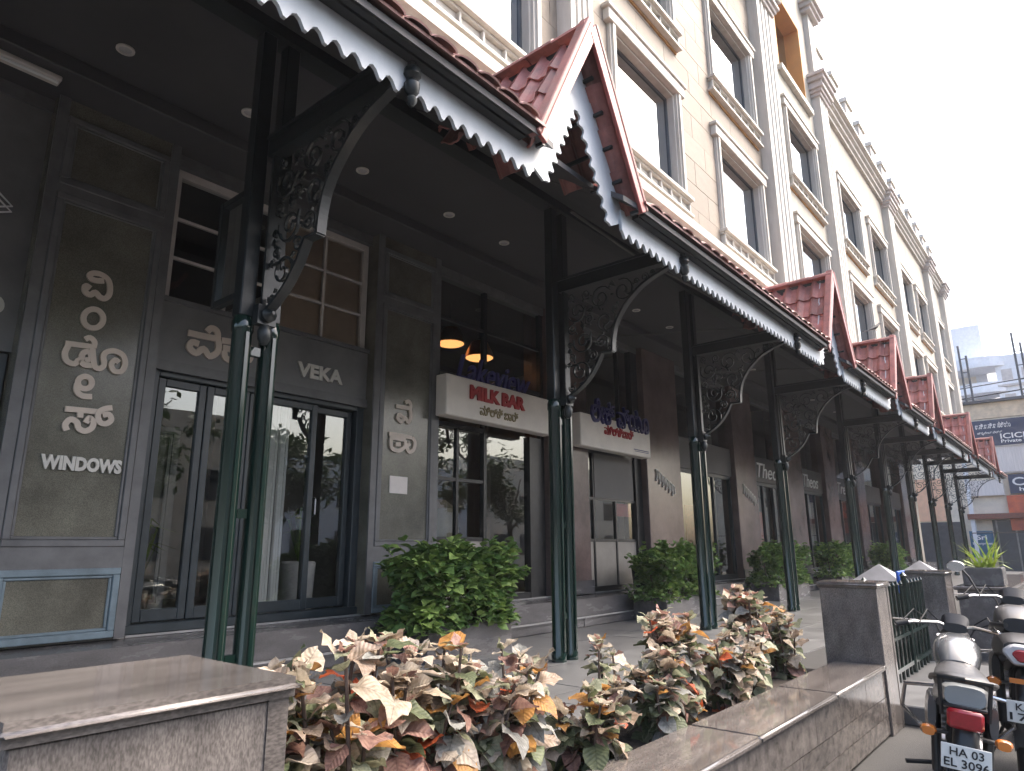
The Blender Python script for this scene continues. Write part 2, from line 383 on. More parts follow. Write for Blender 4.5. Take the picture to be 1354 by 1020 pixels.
# windows
def window(a, b, z0, z1, near):
    m = MB(); Y = WF
    f = MB()
    for s0, s1 in ((a - .15, a), (b, b + .15)):          # moulded jambs
        f.box(s0, s1, Y - .05, Y + .02, z0, z1 + .02)
        f.box(s0 + .04, s1 - .04, Y - .085, Y - .05, z0, z1 + .02)
    f.box(a, a + .03, Y + .0, Y + .17, z0, z1).box(b - .03, b, Y, Y + .17, z0, z1).box(a + .03, b - .03, Y, Y + .17, z1 - .03, z1)
    wn = f.build('window', 'trim_white', bd)
    h = MB().box(a - .24, b + .24, Y - .10, Y + .02, z1 + .02, z1 + .21).box(a - .28, b + .28, Y - .13, Y + .02, z1 + .21, z1 + .28)
    h.build('header', 'trim_white', wn, bevel=.012)
    s = MB().box(a - .22, b + .22, Y - .15, Y + .05, z0 - .06, z0).box(a - .20, b + .20, Y - .09, Y + .03, z0 - .10, z0 - .06).box(a - .24, b + .24, Y - .12, Y + .03, z0 - .33, z0 - .28)
    s.box(a - .17, b + .17, Y - .035, Y + .02, z0 - .28, z0 - .10)
    n = 7
    for k in range(n + 1):
        x = a - .18 + (b - a + .34) * k / n; s.box(x, x + .035, Y - .085, Y - .03, z0 - .278, z0 - .102)
    s.build('sill', 'trim_white', wn, bevel=.006)
    Bx(a - .2, b + .2, Y - .025, Y + .02, z0 - .385, z0 - .335).build('ochre_strip', 'ochre_brown', wn)  # thin ochre-brown strip below the sill
    g = MB().box(a + .03, a + .075, Y + .11, Y + .15, z0, z1 - .03).box(b - .075, b - .03, Y + .11, Y + .15, z0, z1 - .03).box(a + .075, b - .075, Y + .11, Y + .15, z1 - .075, z1 - .03).box(a + .075, b - .075, Y + .11, Y + .15, z0, z0 + .06)
    g.build('frame', 'window_dark', wn)
    MB().add([(a + .075, Y + .13, z0 + .06), (b - .075, Y + .13, z0 + .06), (b - .075, Y + .13, z1 - .075), (a + .075, Y + .13, z1 - .075)], [(0, 1, 2, 3)]).build('pane', 'sky_glass', wn, recalc=False)
for k, (a, b) in enumerate(win_x):
    for z0, z1 in (RA, RB): window(a, b, z0, z1, k < 3)
# painted opening in the attic bay
o = MB().box(15.75, 15.8, 4.3, 4.85, 11.7, 14.3).box(17.95, 18.0, 4.3, 4.85, 11.7, 14.3).box(15.8, 17.95, 4.3, 4.85, 14.25, 14.3).build('opening', 'orange_paint', bd)
Bx(15.6, 18.15, 4.18, 4.4, 11.55, 11.7).build('sill', 'trim_white', o)
MB().add([(15.8, 4.7, 11.7), (17.95, 4.7, 11.7), (17.95, 4.7, 14.25), (15.8, 4.7, 14.25)], [(0, 1, 2, 3)]).build('pane', 'sky_glass', o, recalc=False)
# pilasters with stepped capitals
def pilaster(a, b, z1, up=None, yf=4.08):
    n = 3; w_ = (b - a); pr = [(a, 4.36), (a, yf)]
    for k in range(n):
        c = a + w_ * (k + 1) / (n + 1); g = w_ * .06
        pr += [(c - g, yf), (c - g * .7, yf + .03), (c + g * .7, yf + .03), (c + g, yf)]
    pr += [(b, yf), (b, 4.36)]
    p = MB().prism(pr, 4.95, z1, 'z').build('pilaster', 'trim_white', bd)
    c = MB()
    for q, (o_, za, zb) in enumerate([(.05, 0, .1), (.10, .1, .2), (.16, .2, .3), (.12, .3, .42), (.2, .42, .55), (.26, .55, .65)]):
        c.box(a - o_, b + o_, yf - o_, 4.36, z1 + za, z1 + zb)
    c.build('capital', 'capital_grey', p, bevel=.012)
    if up:
        MB().box(a + .1, b - .1, yf + .08, 4.36, z1 + .65, up).build('shaft', 'trim_white', p)
        c = MB()
        for o_, za, zb in [(.05, 0, .12), (.12, .12, .25), (.2, .25, .4)]: c.box(a - o_, b + o_, yf - o_, 4.36, up + za, up + zb)
        c.build('capital', 'capital_grey', p, bevel=.012)
        Bx(a, b, yf + .02, 4.6, up + .4, up + 1.3).build('post', 'trim_white', p)
for a, b, up in [(6.13, 6.65, None), (13.72, 14.75, None), (18.55, 19.3, 15.2), (27.0, 27.9, None), (35.1, 36.0, None), (39.3, 40.1, None)]: pilaster(a, b, 12.35, up)
prof = [(4.36, 12.5), (4.2, 12.5), (4.2, 12.6), (4.12, 12.64), (4.12, 12.74), (4.04, 12.78), (4.04, 12.88), (3.93, 12.92), (3.93, 13.0), (4.36, 13.02)]
for a, b in [(-3, 13.6), (19.6, XE)]: MB().prism(prof, a, b, 'x').build('cornice', 'trim_white', bd)
prof = [(4.31, 4.40), (4.0, 4.44), (3.98, 4.56), (4.1, 4.60), (4.1, 4.66), (3.96, 4.70), (3.95, 4.83), (4.06, 4.86), (4.14, 4.96), (4.31, 4.97)]
MB().prism(prof, -3, XE, 'x').build('cornice', 'trim_white', bd)
# attic storey on the far half: white posts, orange recesses
Bx(19.4, XE, 4.5, 4.8, 13.0, 14.2).build('parapet', 'orange_paint', bd)
for k in range(12):
    x = 19.6 + k * 1.72
    MB().box(x, x + .75, 4.3, 4.8, 13.02, 14.75).box(x - .06, x + .81, 4.24, 4.86, 14.75, 14.9).build('parapet_post', 'trim_white', bd)
MB().box(19.4, XE, 4.42, 4.86, 14.2, 14.45).build('parapet_rail', 'wall_cream', bd)
# ------------------------------------------------------------------ ground floor: bulkhead, rooms
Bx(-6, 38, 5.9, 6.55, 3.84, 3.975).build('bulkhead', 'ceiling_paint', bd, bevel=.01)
Bx(-6, 38, 6.4, 11, -.9, -.71).build('interior_floor', 'room_floor', bd)
Bx(-6, 38, 10.8, 11, -.7, 4).build('interior_wall', 'room_wall', bd)
Bx(-6, 38, 6.55, 11, 3.95, 4.1).build('interior_ceiling', 'room_dark', bd)
Bx(-6, 38, 6.43, 6.6, 3.72, 3.84).build('lintel', 'slate_paint', bd)
for x in (-1.4, 2.1, 5.5, 12.3, 16.5, 20.2, 23.8, 27.6, 31.5, 35): Bx(x - .1, x + .1, 6.85, 10.8, -.7, 3.95).build('interior_wall', 'room_wall', bd)
Bx(37.5, 38, 6.3, 11, -1.1, 4).build('wall', 'wall_cream', bd)
# piers
def ring(m, a, b, z0, z1, y, t=.055, d=.03):
    m.box(a, b, y - d, y, z1 - t, z1).box(a, b, y - d, y, z0, z0 + t).box(a, a + t, y - d, y, z0 + t, z1 - t).box(b - t, b, y - d, y, z0 + t, z1 - t)
    t2 = t * .45; a, b, z0, z1 = a + t, b - t, z0 + t, z1 - t
    m.box(a, b, y - d * .5, y, z1 - t2, z1).box(a, b, y - d * .5, y, z0, z0 + t2).box(a, a + t2, y - d * .5, y, z0 + t2, z1 - t2).box(b - t2, b, y - d * .5, y, z0 + t2, z1 - t2)
    return m
def pier(a, b, kind):
    if kind == 'panelled':
        p = MB().box(a, b, 6.31, 6.86, -.70, 3.84).build('pier', 'pier_granite', bd)
        MB().box(a - .0, a + .085, 6.29, 6.31, -.70, 3.84).box(b - .085, b, 6.29, 6.31, -.70, 3.84).box(a + .085, b - .085, 6.29, 6.31, 2.96, 3.04).box(a + .085, b - .085, 6.292, 6.31, -.14, .03).build('edge_trim', 'slate_paint', p)
        for z0, z1, mt in ((3.04, 3.68, 'slate_paint'), (.03, 2.96, 'slate_paint'), (-.69, -.14, 'moulding_blue')):
            ring(MB(), a + .09, b - .09, z0, z1, 6.31).build('panel_moulding', mt, p, bevel=.006)
    else:
        p = MB().box(a, b, 6.31, 6.86, -.70, 3.84).build('pier', 'pier_brown', bd, bevel=.01)
        MB().box(a - .02, b + .02, 6.28, 6.31, -.70, -.5).build('plinth', 'step_stone', p)
    return p
PA = pier(1.5, 2.55, 'panelled'); PB = pier(5.03, 6.1, 'panelled'); PC = pier(8.57, 9.6, 'plain')
far_piers = [pier(a, b, 'plain') for a, b in ((11.6, 13.0), (15.9, 17.2), (19.6, 20.9), (23.2, 24.5), (27, 28.2), (31, 32.2), (34.8, 36))]
pier(-2.0, -.9, 'panelled')
KA = [[(1.939, 2.186), (1.903, 2.2), (1.896, 2.169), (1.911, 2.139), (1.949, 2.13), (1.979, 2.163), (2.021, 2.131), (2.063, 2.13), (2.09, 2.178), (2.085, 2.257), (2.057, 2.311), (2.0, 2.334), (1.947, 2.328), (1.919, 2.302), (1.935, 2.273), (1.977, 2.269), (2.033, 2.284)], [(2.069, 1.947), (2.068, 1.917), (2.058, 1.889), (2.04, 1.865), (2.016, 1.85), (1.99, 1.843), (1.965, 1.847), (1.943, 1.86), (1.927, 1.881), (1.919, 1.908), (1.92, 1.937), (1.93, 1.965), (1.947, 1.988), (1.97, 2.005), (1.996, 2.012), (2.022, 2.009), (2.044, 1.995), (2.061, 1.974), (2.069, 1.947)], [(1.813, 1.667), (1.916, 1.675), (2.031, 1.682)], [(1.953, 1.732), (1.988, 1.755), (2.026, 1.727), (2.025, 1.676)], [(1.837, 1.654), (1.821, 1.584), (1.843, 1.522), (1.902, 1.508), (1.934, 1.552), (1.971, 1.515), (2.03, 1.52)], [(1.945, 1.554), (1.953, 1.613), (1.998, 1.629), (2.013, 1.578), (1.972, 1.552)], [(2.017, 1.668), (2.029, 1.602), (2.051, 1.518), (2.092, 1.505), (2.121, 1.546), (2.108, 1.619), (2.134, 1.663), (2.194, 1.682), (2.26, 1.658), (2.287, 1.587), (2.264, 1.515), (2.208, 1.508), (2.177, 1.557), (2.203, 1.604), (2.236, 1.587)], [(2.05, 1.375), (2.049, 1.357), (2.042, 1.339), (2.03, 1.325), (2.013, 1.316), (1.995, 1.313), (1.978, 1.316), (1.963, 1.325), (1.952, 1.339), (1.947, 1.356), (1.947, 1.375), (1.954, 1.392), (1.967, 1.406), (1.983, 1.416), (2.0, 1.419), (2.018, 1.416), (2.034, 1.407), (2.045, 1.393), (2.05, 1.375)], [(1.942, 1.349), (1.947, 1.29), (1.992, 1.252), (2.066, 1.257)], [(1.883, 1.126), (2.008, 1.132), (2.131, 1.137)], [(1.996, 1.127), (1.998, 1.069)], [(1.916, 0.951), (1.899, 0.997), (1.932, 1.046), (1.98, 1.027), (1.998, 0.982), (2.046, 0.962), (2.095, 0.994), (2.1, 1.048), (2.067, 1.075), (2.046, 1.03)], [(2.231, 1.186), (2.169, 1.167), (2.129, 1.121), (2.147, 1.054), (2.197, 1.043), (2.235, 1.082), (2.211, 1.126), (2.164, 1.112)]]
KB = [[(2.858, 2.04), (2.981, 2.04), (3.136, 2.045)], [(3.042, 2.093), (3.079, 2.14), (3.14, 2.122), (3.155, 2.049)], [(2.972, 1.949), (2.905, 1.954), (2.885, 1.897), (2.954, 1.855), (3.022, 1.914), (3.087, 1.852), (3.157, 1.904), (3.17, 1.983), (3.152, 2.052)], [(3.197, 2.041), (3.32, 2.05), (3.474, 2.052)], [(3.215, 1.969), (3.345, 1.973), (3.48, 1.986)], [(3.231, 1.939), (3.254, 1.871), (3.338, 1.861), (3.418, 1.914), (3.42, 1.981)], [(3.474, 2.052), (3.522, 2.004), (3.505, 1.9), (3.451, 1.921)], [(3.691, 2.007), (3.744, 1.992), (3.741, 1.898), (3.703, 1.873)]]
KC = [[(5.381, 1.692), (5.602, 1.695)], [(5.521, 1.757), (5.579, 1.779), (5.612, 1.74), (5.607, 1.686)], [(5.498, 1.562), (5.425, 1.589), (5.411, 1.543), (5.469, 1.512), (5.529, 1.563), (5.579, 1.518), (5.618, 1.591), (5.607, 1.686)], [(5.285, 1.338), (5.448, 1.34), (5.652, 1.335)], [(5.652, 1.335), (5.698, 1.285), (5.682, 1.191), (5.61, 1.156), (5.567, 1.216), (5.618, 1.261)], [(5.299, 1.297), (5.545, 1.293)], [(5.315, 1.29), (5.327, 1.175), (5.432, 1.151), (5.529, 1.206), (5.54, 1.289)], [(5.383, 1.222), (5.464, 1.231)]]
def letters(groups, K, wd, y, mat, parent):
    for ids in groups:
        m = MB()
        for n, i in enumerate(ids): m.stroke(K[i], wd, y - .022 - .0015 * n, y - .002)
        m.build('letter', mat, parent)
letters([(0,), (1,), (2, 3, 4, 5, 6), (7, 8), (9, 10, 11, 12)], KA, .046, 6.31, 'letter_cream', PA)
text('lettering', 'WINDOWS', 1.765, 6.295, .63, .60, .118, 'letter_pale', PA, .02, .055)
letters([(0, 1, 2), (3, 4, 5, 6, 7)], KC, .05, 6.31, 'letter_cream', PB)
Bx(5.325, 5.605, 6.298, 6.309, .64, .845).build('notice', 'notice_white', PB, bevel=.003)
for p, (a, b) in zip(far_piers[:2], ((11.9, 12.6), (16.25, 16.95))):
    m = MB()
    for q in range(6):
        x = a + (b - a) * q / 5.5; z = 1.36 - .05 * q
        m.stroke([(x, z - .12), (x + .05, z), (x + .01, z + .1), (x + .1, z + .06), (x + .12, z - .08)], .022, 6.285, 6.309)
    m.build('emblem', 'letter_pale', p)
# ------------------------------------------------------------------ shopfronts
def glass(parent, x0, x1, z0, z1, y, mat='shop_glass', name='pane'):
    return MB().add([(x0, y, z0), (x1, y, z0), (x1, y, z1), (x0, y, z1)], [(0, 1, 2, 3)]).build(name, mat, parent, recalc=False)
def leaf(parent, x0, x1, z0, z1, y, t=.07, mat='door_frame', nm='door', gm='shop_glass'):
    d = MB().box(x0, x0 + t, y - .03, y + .03, z0, z1).box(x1 - t, x1, y - .03, y + .03, z0, z1).box(x0 + t, x1 - t, y - .03, y + .03, z1 - t, z1).box(x0 + t, x1 - t, y - .03, y + .03, z0, z0 + t * 1.5)
    o = d.build(nm, mat, parent, bevel=.006); glass(o, x0 + t, x1 - t, z0 + t * 1.5, z1 - t, y); return o
s1 = thing('shopfront', 'dark framed glass shopfront reading VEKA between the two panelled piers', 'shopfront', (3.8, 6.45, -.7))
MB().box(2.55, 5.03, 6.44, 6.6, 1.68, 2.33).build('sign_band', 'board_grey', s1)
MB().box(2.55, 5.03, 6.40, 6.44, 2.30, 2.345).box(2.55, 5.03, 6.415, 6.44, 1.68, 1.73).box(2.55, 5.03, 6.405, 6.44, 1.63, 1.68).build('band_trim', 'slate_paint', s1)
letters([(0, 1, 2), (3, 4, 5, 6, 7)], KB, .062, 6.44, 'letter_cream', s1)
text('lettering', 'VEKA', 4.07, 6.425, 1.845, .60, .165, 'letter_pale', s1, .022, .045)
MB().box(2.55, 2.66, 6.46, 6.6, -.70, 1.68).box(4.93, 5.03, 6.46, 6.6, -.70, 1.68).box(2.66, 4.93, 6.46, 6.6, 1.58, 1.68).box(2.55, 5.03, 6.42, 6.6, -.70, -.62).box(3.47, 3.57, 6.46, 6.6, -.62, 1.58).build('door_frame', 'door_frame', s1, bevel=.008)
leaf(s1, 2.67, 3.13, -.61, 1.57, 6.52); leaf(s1, 3.14, 3.46, -.61, 1.57, 6.52)
leaf(s1, 3.58, 4.40, -.61, 1.57, 6.50); leaf(s1, 4.36, 4.92, -.61, 1.57, 6.57)
MB().tube([(4.43, 6.5, .35), (4.43, 6.46, .37), (4.43, 6.46, .53), (4.43, 6.5, .55)], .012, 6).build('door_handle', 'chrome', s1, smooth=True)
tw = MB().box(2.6, 2.66, 6.47, 6.55, 2.36, 3.70).box(4.93, 5.0, 6.47, 6.55, 2.36, 3.70).box(2.66, 4.93, 6.47, 6.55, 3.62, 3.70).build('transom_window', 'white_frame', s1)
b_ = MB()
for x in (3.22, 3.8, 4.39): b_.box(x - .014, x + .014, 6.485, 6.535, 2.36, 3.62)
for z in (2.78, 3.19): b_.box(2.66, 3.206, 6.49, 6.53, z - .013, z + .013).box(3.234, 3.786, 6.49, 6.53, z - .013, z + .013).box(3.814, 4.376, 6.49, 6.53, z - .013, z + .013).box(4.404, 4.93, 6.49, 6.53, z - .013, z + .013)
b_.build('glazing_bar', 'white_frame', tw)
xs = [2.66, 3.206, 3.234, 3.786, 3.814, 4.376, 4.404, 4.93]; zs = [2.36, 2.767, 2.793, 3.177, 3.203, 3.62]
for i in range(4):
    for j in range(3): glass(tw, xs[2 * i], xs[2 * i + 1], zs[2 * j], zs[2 * j + 1], 6.51, 'pane_tan' if i > 1 else 'shop_glass')
Bx(3.82, 4.95, 6.556, 6.57, 2.36, 3.66).build('blind', 'blind_tan', tw)
# things seen through that glass
cu = MB()
for k in range(14):
    x = 3.66 + k * .042; cu.tube([(x, 6.74 + .02 * math.sin(k * 2.1), -.68), (x, 6.74 + .02 * math.sin(k * 2.1 + .4), 1.9)], .026, 6)
tag(cu.build('curtain', 'curtain', smooth=True), 'pale pleated curtain hanging behind the glass door right of the nearest column', 'curtain')
pot = thing('potted_plant', 'leafy plant in a white pot behind the rightmost VEKA door pane', 'plant', (4.62, 7.0, -.7))
MB().lathe([(.13, -.69), (.17, -.66), (.2, -.15), (.18, -.13), (.16, -.17)], (4.62, 7.0, 0), 14).build('pot', 'notice_white', pot, smooth=True)
m = MB()
for k in range(26):
    a = rnd.uniform(0, 6.28); l = rnd.uniform(.3, .62); rr = rnd.uniform(.05, .32)
    p0 = Vector((4.62, 7.0, -.14)); p1 = p0 + Vector((math.cos(a) * rr * .5, math.sin(a) * rr * .5, l)); p2 = p0 + Vector((math.cos(a) * rr * 1.3, math.sin(a) * rr * 1.3, l * .9))
    sd = Vector((-math.sin(a), math.cos(a), 0)) * .03
    m.add([p0 - sd * .3, p0 + sd * .3, p1 + sd, p1 - sd, p2], [(0, 1, 2, 3), (3, 2, 4)])
m.build('foliage', 'hedge_leaf_b', pot, recalc=False)
dw = thing('display_window', 'pale sample window frame displayed behind the left VEKA door', 'window', (2.95, 7.6, -.7))
ring(MB(), 2.7, 3.4, -.6, 1.3, 7.6, .07, .05).build('frame', 'white_frame', dw); glass(dw, 2.78, 3.32, -.5, 1.2, 7.59)
fs = thing('display_plant', 'dry palm-leaved display plant behind the leftmost VEKA glass pane', 'plant', (2.95, 7.15, -.7))
MB().lathe([(.1, -.7), (.13, -.4), (.11, -.38)], (2.95, 7.15, 0), 10).build('pot', 'room_floor', fs, smooth=True)
m = MB()
for k in range(22):
    a = rnd.uniform(0, 6.28); h = rnd.uniform(.4, .75); q = rnd.uniform(.1, .3)
    p0 = Vector((2.95, 7.15, -.38)); p1 = p0 + Vector((math.cos(a) * q * .6, math.sin(a) * q * .6, h)); p2 = p1 + Vector((math.cos(a) * q, math.sin(a) * q, -.08)); sd = Vector((-math.sin(a), math.cos(a), 0)) * .018
    m.add([p0, p1 + sd, p1 - sd, p2], [(0, 1, 2), (2, 1, 3)])
m.build('foliage', 'spiky_leaf', fs, recalc=False)
# left edge shop: grey board with fragments of white lettering
s0 = thing('shopfront', 'plain dark grey shop board cut off by the left picture edge', 'shopfront', (.3, 6.45, -.7))
Bx(-.9, 1.5, 6.46, 6.6, 1.55, 3.72).build('sign_band', 'board_grey', s0)
m = MB()
for d in (0, .05): m.stroke([(1.06, 2.78 - d), (1.23, 2.85 - d), (1.335, 2.765 - d), (1.16, 2.69 - d), (1.06, 2.78 - d)], .012, 6.44, 6.459, 0)
m.build('emblem', 'letter_white', s0)
MB().stroke([(1.27, 1.98), (1.36, 1.96), (1.38, 1.89), (1.33, 1.84), (1.27, 1.86)], .035, 6.44, 6.459).build('letter', 'letter_pale', s0)
leaf(s0, -.85, .35, -.61, 1.54, 6.52); leaf(s0, .36, 1.49, -.61, 1.54, 6.52)
Bx(-.9, 1.5, 6.44, 6.6, -.70, -.62).build('threshold', 'door_frame', s0)
# milk bar: two bays
s2 = thing('shopfront', 'black gridded cafe window under the cream MILK BAR sign', 'shopfront', (7.3, 6.5, -.7))
bars('mullion', 'black_metal', s2, [(6.1, 6.16, 6.46, 6.54, -.70, 3.72), (6.62, 6.665, 6.47, 6.53, -.62, 1.66), (7.16, 7.22, 6.46, 6.54, -.62, 3.72), (8.18, 8.5, 6.44, 6.56, -.70, 1.66), (8.5, 8.57, 6.46, 6.54, -.70, 3.72)])
bars('transom', 'black_metal', s2, [(6.16, 7.16, 6.475, 6.525, .88, .925), (6.16, 7.16, 6.475, 6.525, .10, .15), (6.16, 7.16, 6.47, 6.53, 1.6, 1.66), (6.16, 8.18, 6.45, 6.56, -.70, -.62), (6.16, 8.5, 6.47, 6.53, 2.36, 2.42), (6.16, 8.5, 6.475, 6.525, 3.1, 3.14)])
for a, b in ((6.16, 6.62), (6.665, 7.16)):
    Bx(a, b, 6.49, 6.51, -.62, .10).build('infill_panel', 'panel_beige', s2)
    glass(s2, a, b, .15, .88, 6.5); glass(s2, a, b, .925, 1.6, 6.5)
glass(s2, 7.22, 8.18, -.62, 1.66, 6.5); glass(s2, 6.16, 7.16, 2.42, 3.1, 6.5); glass(s2, 7.22, 8.5, 2.42, 3.1, 6.5); glass(s2, 6.16, 7.16, 3.14, 3.72, 6.5); glass(s2, 7.22, 8.5, 3.14, 3.72, 6.5)
s3 = thing('shopfront', 'black gridded cafe window with grey panel under the second cream sign', 'shopfront', (10.6, 6.5, -.7))
bars('mullion', 'black_metal', s3, [(9.6, 9.66, 6.46, 6.54, -.70, 3.72), (9.95, 9.99, 6.47, 6.53, -.62, 1.62), (10.66, 10.7, 6.47, 6.53, -.62, .82), (11.36, 11.6, 6.44, 6.56, -.70, 3.72), (10.9, 10.95, 6.46, 6.54, 1.7, 3.72)])
bars('transom', 'black_metal', s3, [(9.66, 11.36, 6.475, 6.525, .10, .15), (9.66, 11.36, 6.475, 6.525, .80, .84), (9.66, 11.36, 6.45, 6.56, -.70, -.62), (9.66, 11.36, 6.47, 6.53, 1.6, 1.7)])
Bx(9.99, 11.3, 6.46, 6.5, .84, 1.6).build('infill_panel', 'panel_grey', s3)
for a, b in ((9.66, 9.95), (9.99, 10.66), (10.7, 11.36)):
    Bx(a, b, 6.49, 6.51, -.62, .10).build('infill_panel', 'panel_beige', s3); glass(s3, a, b, .15, .80, 6.5)
glass(s3, 9.66, 9.95, .84, 1.6, 6.5); glass(s3, 9.66, 10.9, 1.7, 3.72, 6.5); glass(s3, 10.95, 11.36, 1.7, 3.72, 6.5)
Bx(10.78, 11.3, 6.535, 6.55, .55, .78).build('poster', 'letter_red', s3)
g1 = thing('sign_box', 'cream box sign with red MILK BAR letters', 'sign', (7, 6.2, 1.6))
MB().box(6.02, 8.3, 6.08, 6.28, 1.66, 2.2).build('box', 'sign_cream', g1, bevel=.012)
text('lettering', 'MILK BAR', 6.45, 6.07, 1.93, 1.15, .19, 'letter_red', g1, .03, .05)
text('lettering', 'ಮಿಲ್ಕ್ ಬಾರ್', 6.65, 6.072, 1.74, .8, .14, 'letter_gold', g1, .02, .004)
text('lettering', 'Lakeview', 6.25, 6.13, 2.165, 1.55, .36, 'letter_navy', g1, .04, .012, .35)
g2 = thing('sign_box', 'cream box sign with navy and red regional-script letters beyond the second column', 'sign', (10.3, 6.2, 1.6))
MB().box(9.05, 11.34, 6.08, 6.28, 1.6, 2.14).build('box', 'sign_cream', g2, bevel=.012)
text('lettering', 'ಮಿಲ್ಕ್‌ಬಾರ್', 9.75, 6.07, 1.86, .95, .17, 'letter_red', g2, .03, .012)
text('lettering', 'ಲೇಕ್ ವ್ಯೂ', 9.35, 6.06, 2.02, 1.9, .42, 'letter_navy', g2, .05, .012)
MB().box(10.72, 11.25, 6.074, 6.079, 1.7, 1.715).box(10.75, 11.25, 6.074, 6.079, 1.675, 1.685).build('small_print', 'letter_navy', g2)
# pendant lamps, shelf clutter inside the cafe
def lamp(x, y, z, lab, s=1):
    t = thing('pendant_lamp', lab, 'lamp', (x, y, z), group='lit pendant lamps inside the cafe')
    MB().tube([(x, y, z + .3 * s), (x, y, 3.95)], .008, 5).build('cord', 'black_metal', t)
    MB().lathe([(.03 * s, z + .3 * s), (.13 * s, z + .26 * s), (.2 * s, z + .12 * s), (.24 * s, z)], (x, y, 0), 16).build('lamp_shade', 'copper', t, smooth=True)
    MB().lathe([(.23 * s, z + .005), (.19 * s, z - .02), (.05, z - .03)], (x, y, 0), 16).build('diffuser', 'lamp_on', t, smooth=True)
lamp(7.6, 7.6, 3.25, 'upper left lit orange pendant lamp above the MILK BAR sign')
lamp(7.75, 7.1, 2.95, 'lower right lit orange pendant lamp above the MILK BAR sign')
lamp(11.1, 7.6, 2.45, 'lit pendant lamp seen through the second column bracket scrollwork', .7)
ct = thing('cafe_counter', 'low counter with jars seen through the gridded cafe window', 'counter', (7.0, 8.3, -.7))
Bx(6.2, 8.4, 8.2, 8.8, -.70, .3).build('counter_front', 'room_dark', ct); Bx(6.15, 8.45, 8.15, 8.85, .3, .35).build('counter_top', 'panel_beige', ct)
for k in range(16):
    x = 6.3 + k * .13; h = rnd.uniform(.12, .34)
    MB().lathe([(.05, .35), (.052, .35 + h * .8), (.025, .35 + h)], (x, 8.35 + rnd.uniform(-.1, .2), 0), 8).build('jar', rnd.choice(['letter_gold', 'panel_beige', 'brick_red', 'notice_white', 'copper']), ct, smooth=True)
cs = thing('wicker_seat', 'tan rounded wicker seat behind the cafe window pane', 'chair', (6.95, 7.2, -.7))
MB().lathe([(.28, -.7), (.36, -.4), (.36, .1), (.30, .55), (.14, .68)], (6.95, 7.2, 0), 14).build('basket', 'letter_gold', cs, smooth=True)
MB().lathe([(.3, -.1), (.33, -.02), (.1, .03)], (6.95, 7.2, 0), 14).build('cushion', 'notice_white', cs, smooth=True)
bin_ = thing('waste_bin', 'small dark bin standing by the second cafe window', 'bin', (10.95, 6.3, -.7))
MB().lathe([(.12, -.70), (.15, -.35), (.155, -.34)], (10.95, 6.2, 0), 14).build('body', 'black_plastic', bin_, smooth=True); MB().lathe([(.16, -.34), (.16, -.32), (.12, -.315)], (10.95, 6.2, 0), 14).build('rim', 'alloy', bin_, smooth=True)
# further shops
FS = [(13.0, 15.9, None, 'brick_red', 'dark glazed shopfront with narrow lit door right of the third column'), (17.2, 19.6, 'Theo', 'poster_orange', 'glazed shopfront with black Theo sign behind the fourth column'), (20.9, 23.2, 'Theos', 'letter_red', 'glazed shopfront with black Theos sign left of the fifth column'),
      (24.5, 27, 'Treat', 'panel_beige', 'pale lit far shopfront behind the fifth column'), (28.2, 31, None, 'room_wall', 'far shopfront behind the sixth column'), (32.2, 34.8, None, 'panel_beige', 'farthest shopfront at the end of the arcade')]
for a, b, sg, pm, lab in FS:
    s = thing('shopfront', lab, 'shopfront', ((a + b) / 2, 6.5, -.7)); n = 3
    m = MB().box(a, b, 6.45, 6.55, -.70, -.6).box(a, b, 6.46, 6.54, 1.55, 1.63)
    for k in range(n + 1):
        x = a + (b - a - .06) * k / n; m.box(x, x + .06, 6.465, 6.535, -.6, 1.55)
    m.build('frame', 'door_frame', s)
    for k in range(n):
        x = a + (b - a - .06) * k / n + .06; glass(s, x, a + (b - a - .06) * (k + 1) / n, -.6, 1.55, 6.5)
    glass(s, a, b, 2.3, 3.72, 6.5, 'pane_tan' if sg else 'shop_glass')
    Bx(a, b, 6.42, 6.55, 1.63, 2.28).build('sign_band', 'black_plastic' if sg else 'panel_grey', s)
    if sg: text('lettering', sg, a + .35, 6.41, 1.74, (b - a) * .62, .38, 'letter_white', s, .02, .0, .3)
    Bx(a + .9, a + 1.5, 6.7, 6.72, -.2, .9).build('poster', pm, s)
    Bx(a + .3, b - .3, 7.6, 7.9, -.7, .7).build('display_shelf', 'panel_beige' if sg else 'room_dark', s)
# ================================================================== arcade canopy
cn = thing('arcade_canopy', 'long dark canopy with white scalloped eaves and red tiled gables', 'canopy', (16, 4.0, 2.7))
COLX = [2.37, 5.98, 9.4, 12.93, 17.6, 21.4, 24.9, 28.4, 31.9, 35.4]
GX = [4.21, 11.2, 15.7, 19.95, 26.8, 33.6]; HW = .70
CX0, CX1 = -5.0, 37.0
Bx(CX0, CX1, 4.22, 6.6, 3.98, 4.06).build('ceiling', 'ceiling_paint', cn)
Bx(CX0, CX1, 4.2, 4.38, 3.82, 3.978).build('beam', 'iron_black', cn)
def spans(gap):
    x = CX0; out = []
    for g in GX: out.append((x, g - gap)); x = g + gap
    return out + [(x, CX1)]
for a, b in spans(.72):
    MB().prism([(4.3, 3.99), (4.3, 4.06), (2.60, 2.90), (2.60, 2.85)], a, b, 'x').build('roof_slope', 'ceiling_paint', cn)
    MB().prism([(4.25, 4.075), (4.25, 4.10), (2.56, 2.935), (2.56, 2.912)], a, b, 'x').build('roof_tiles', 'tile_pink', cn)
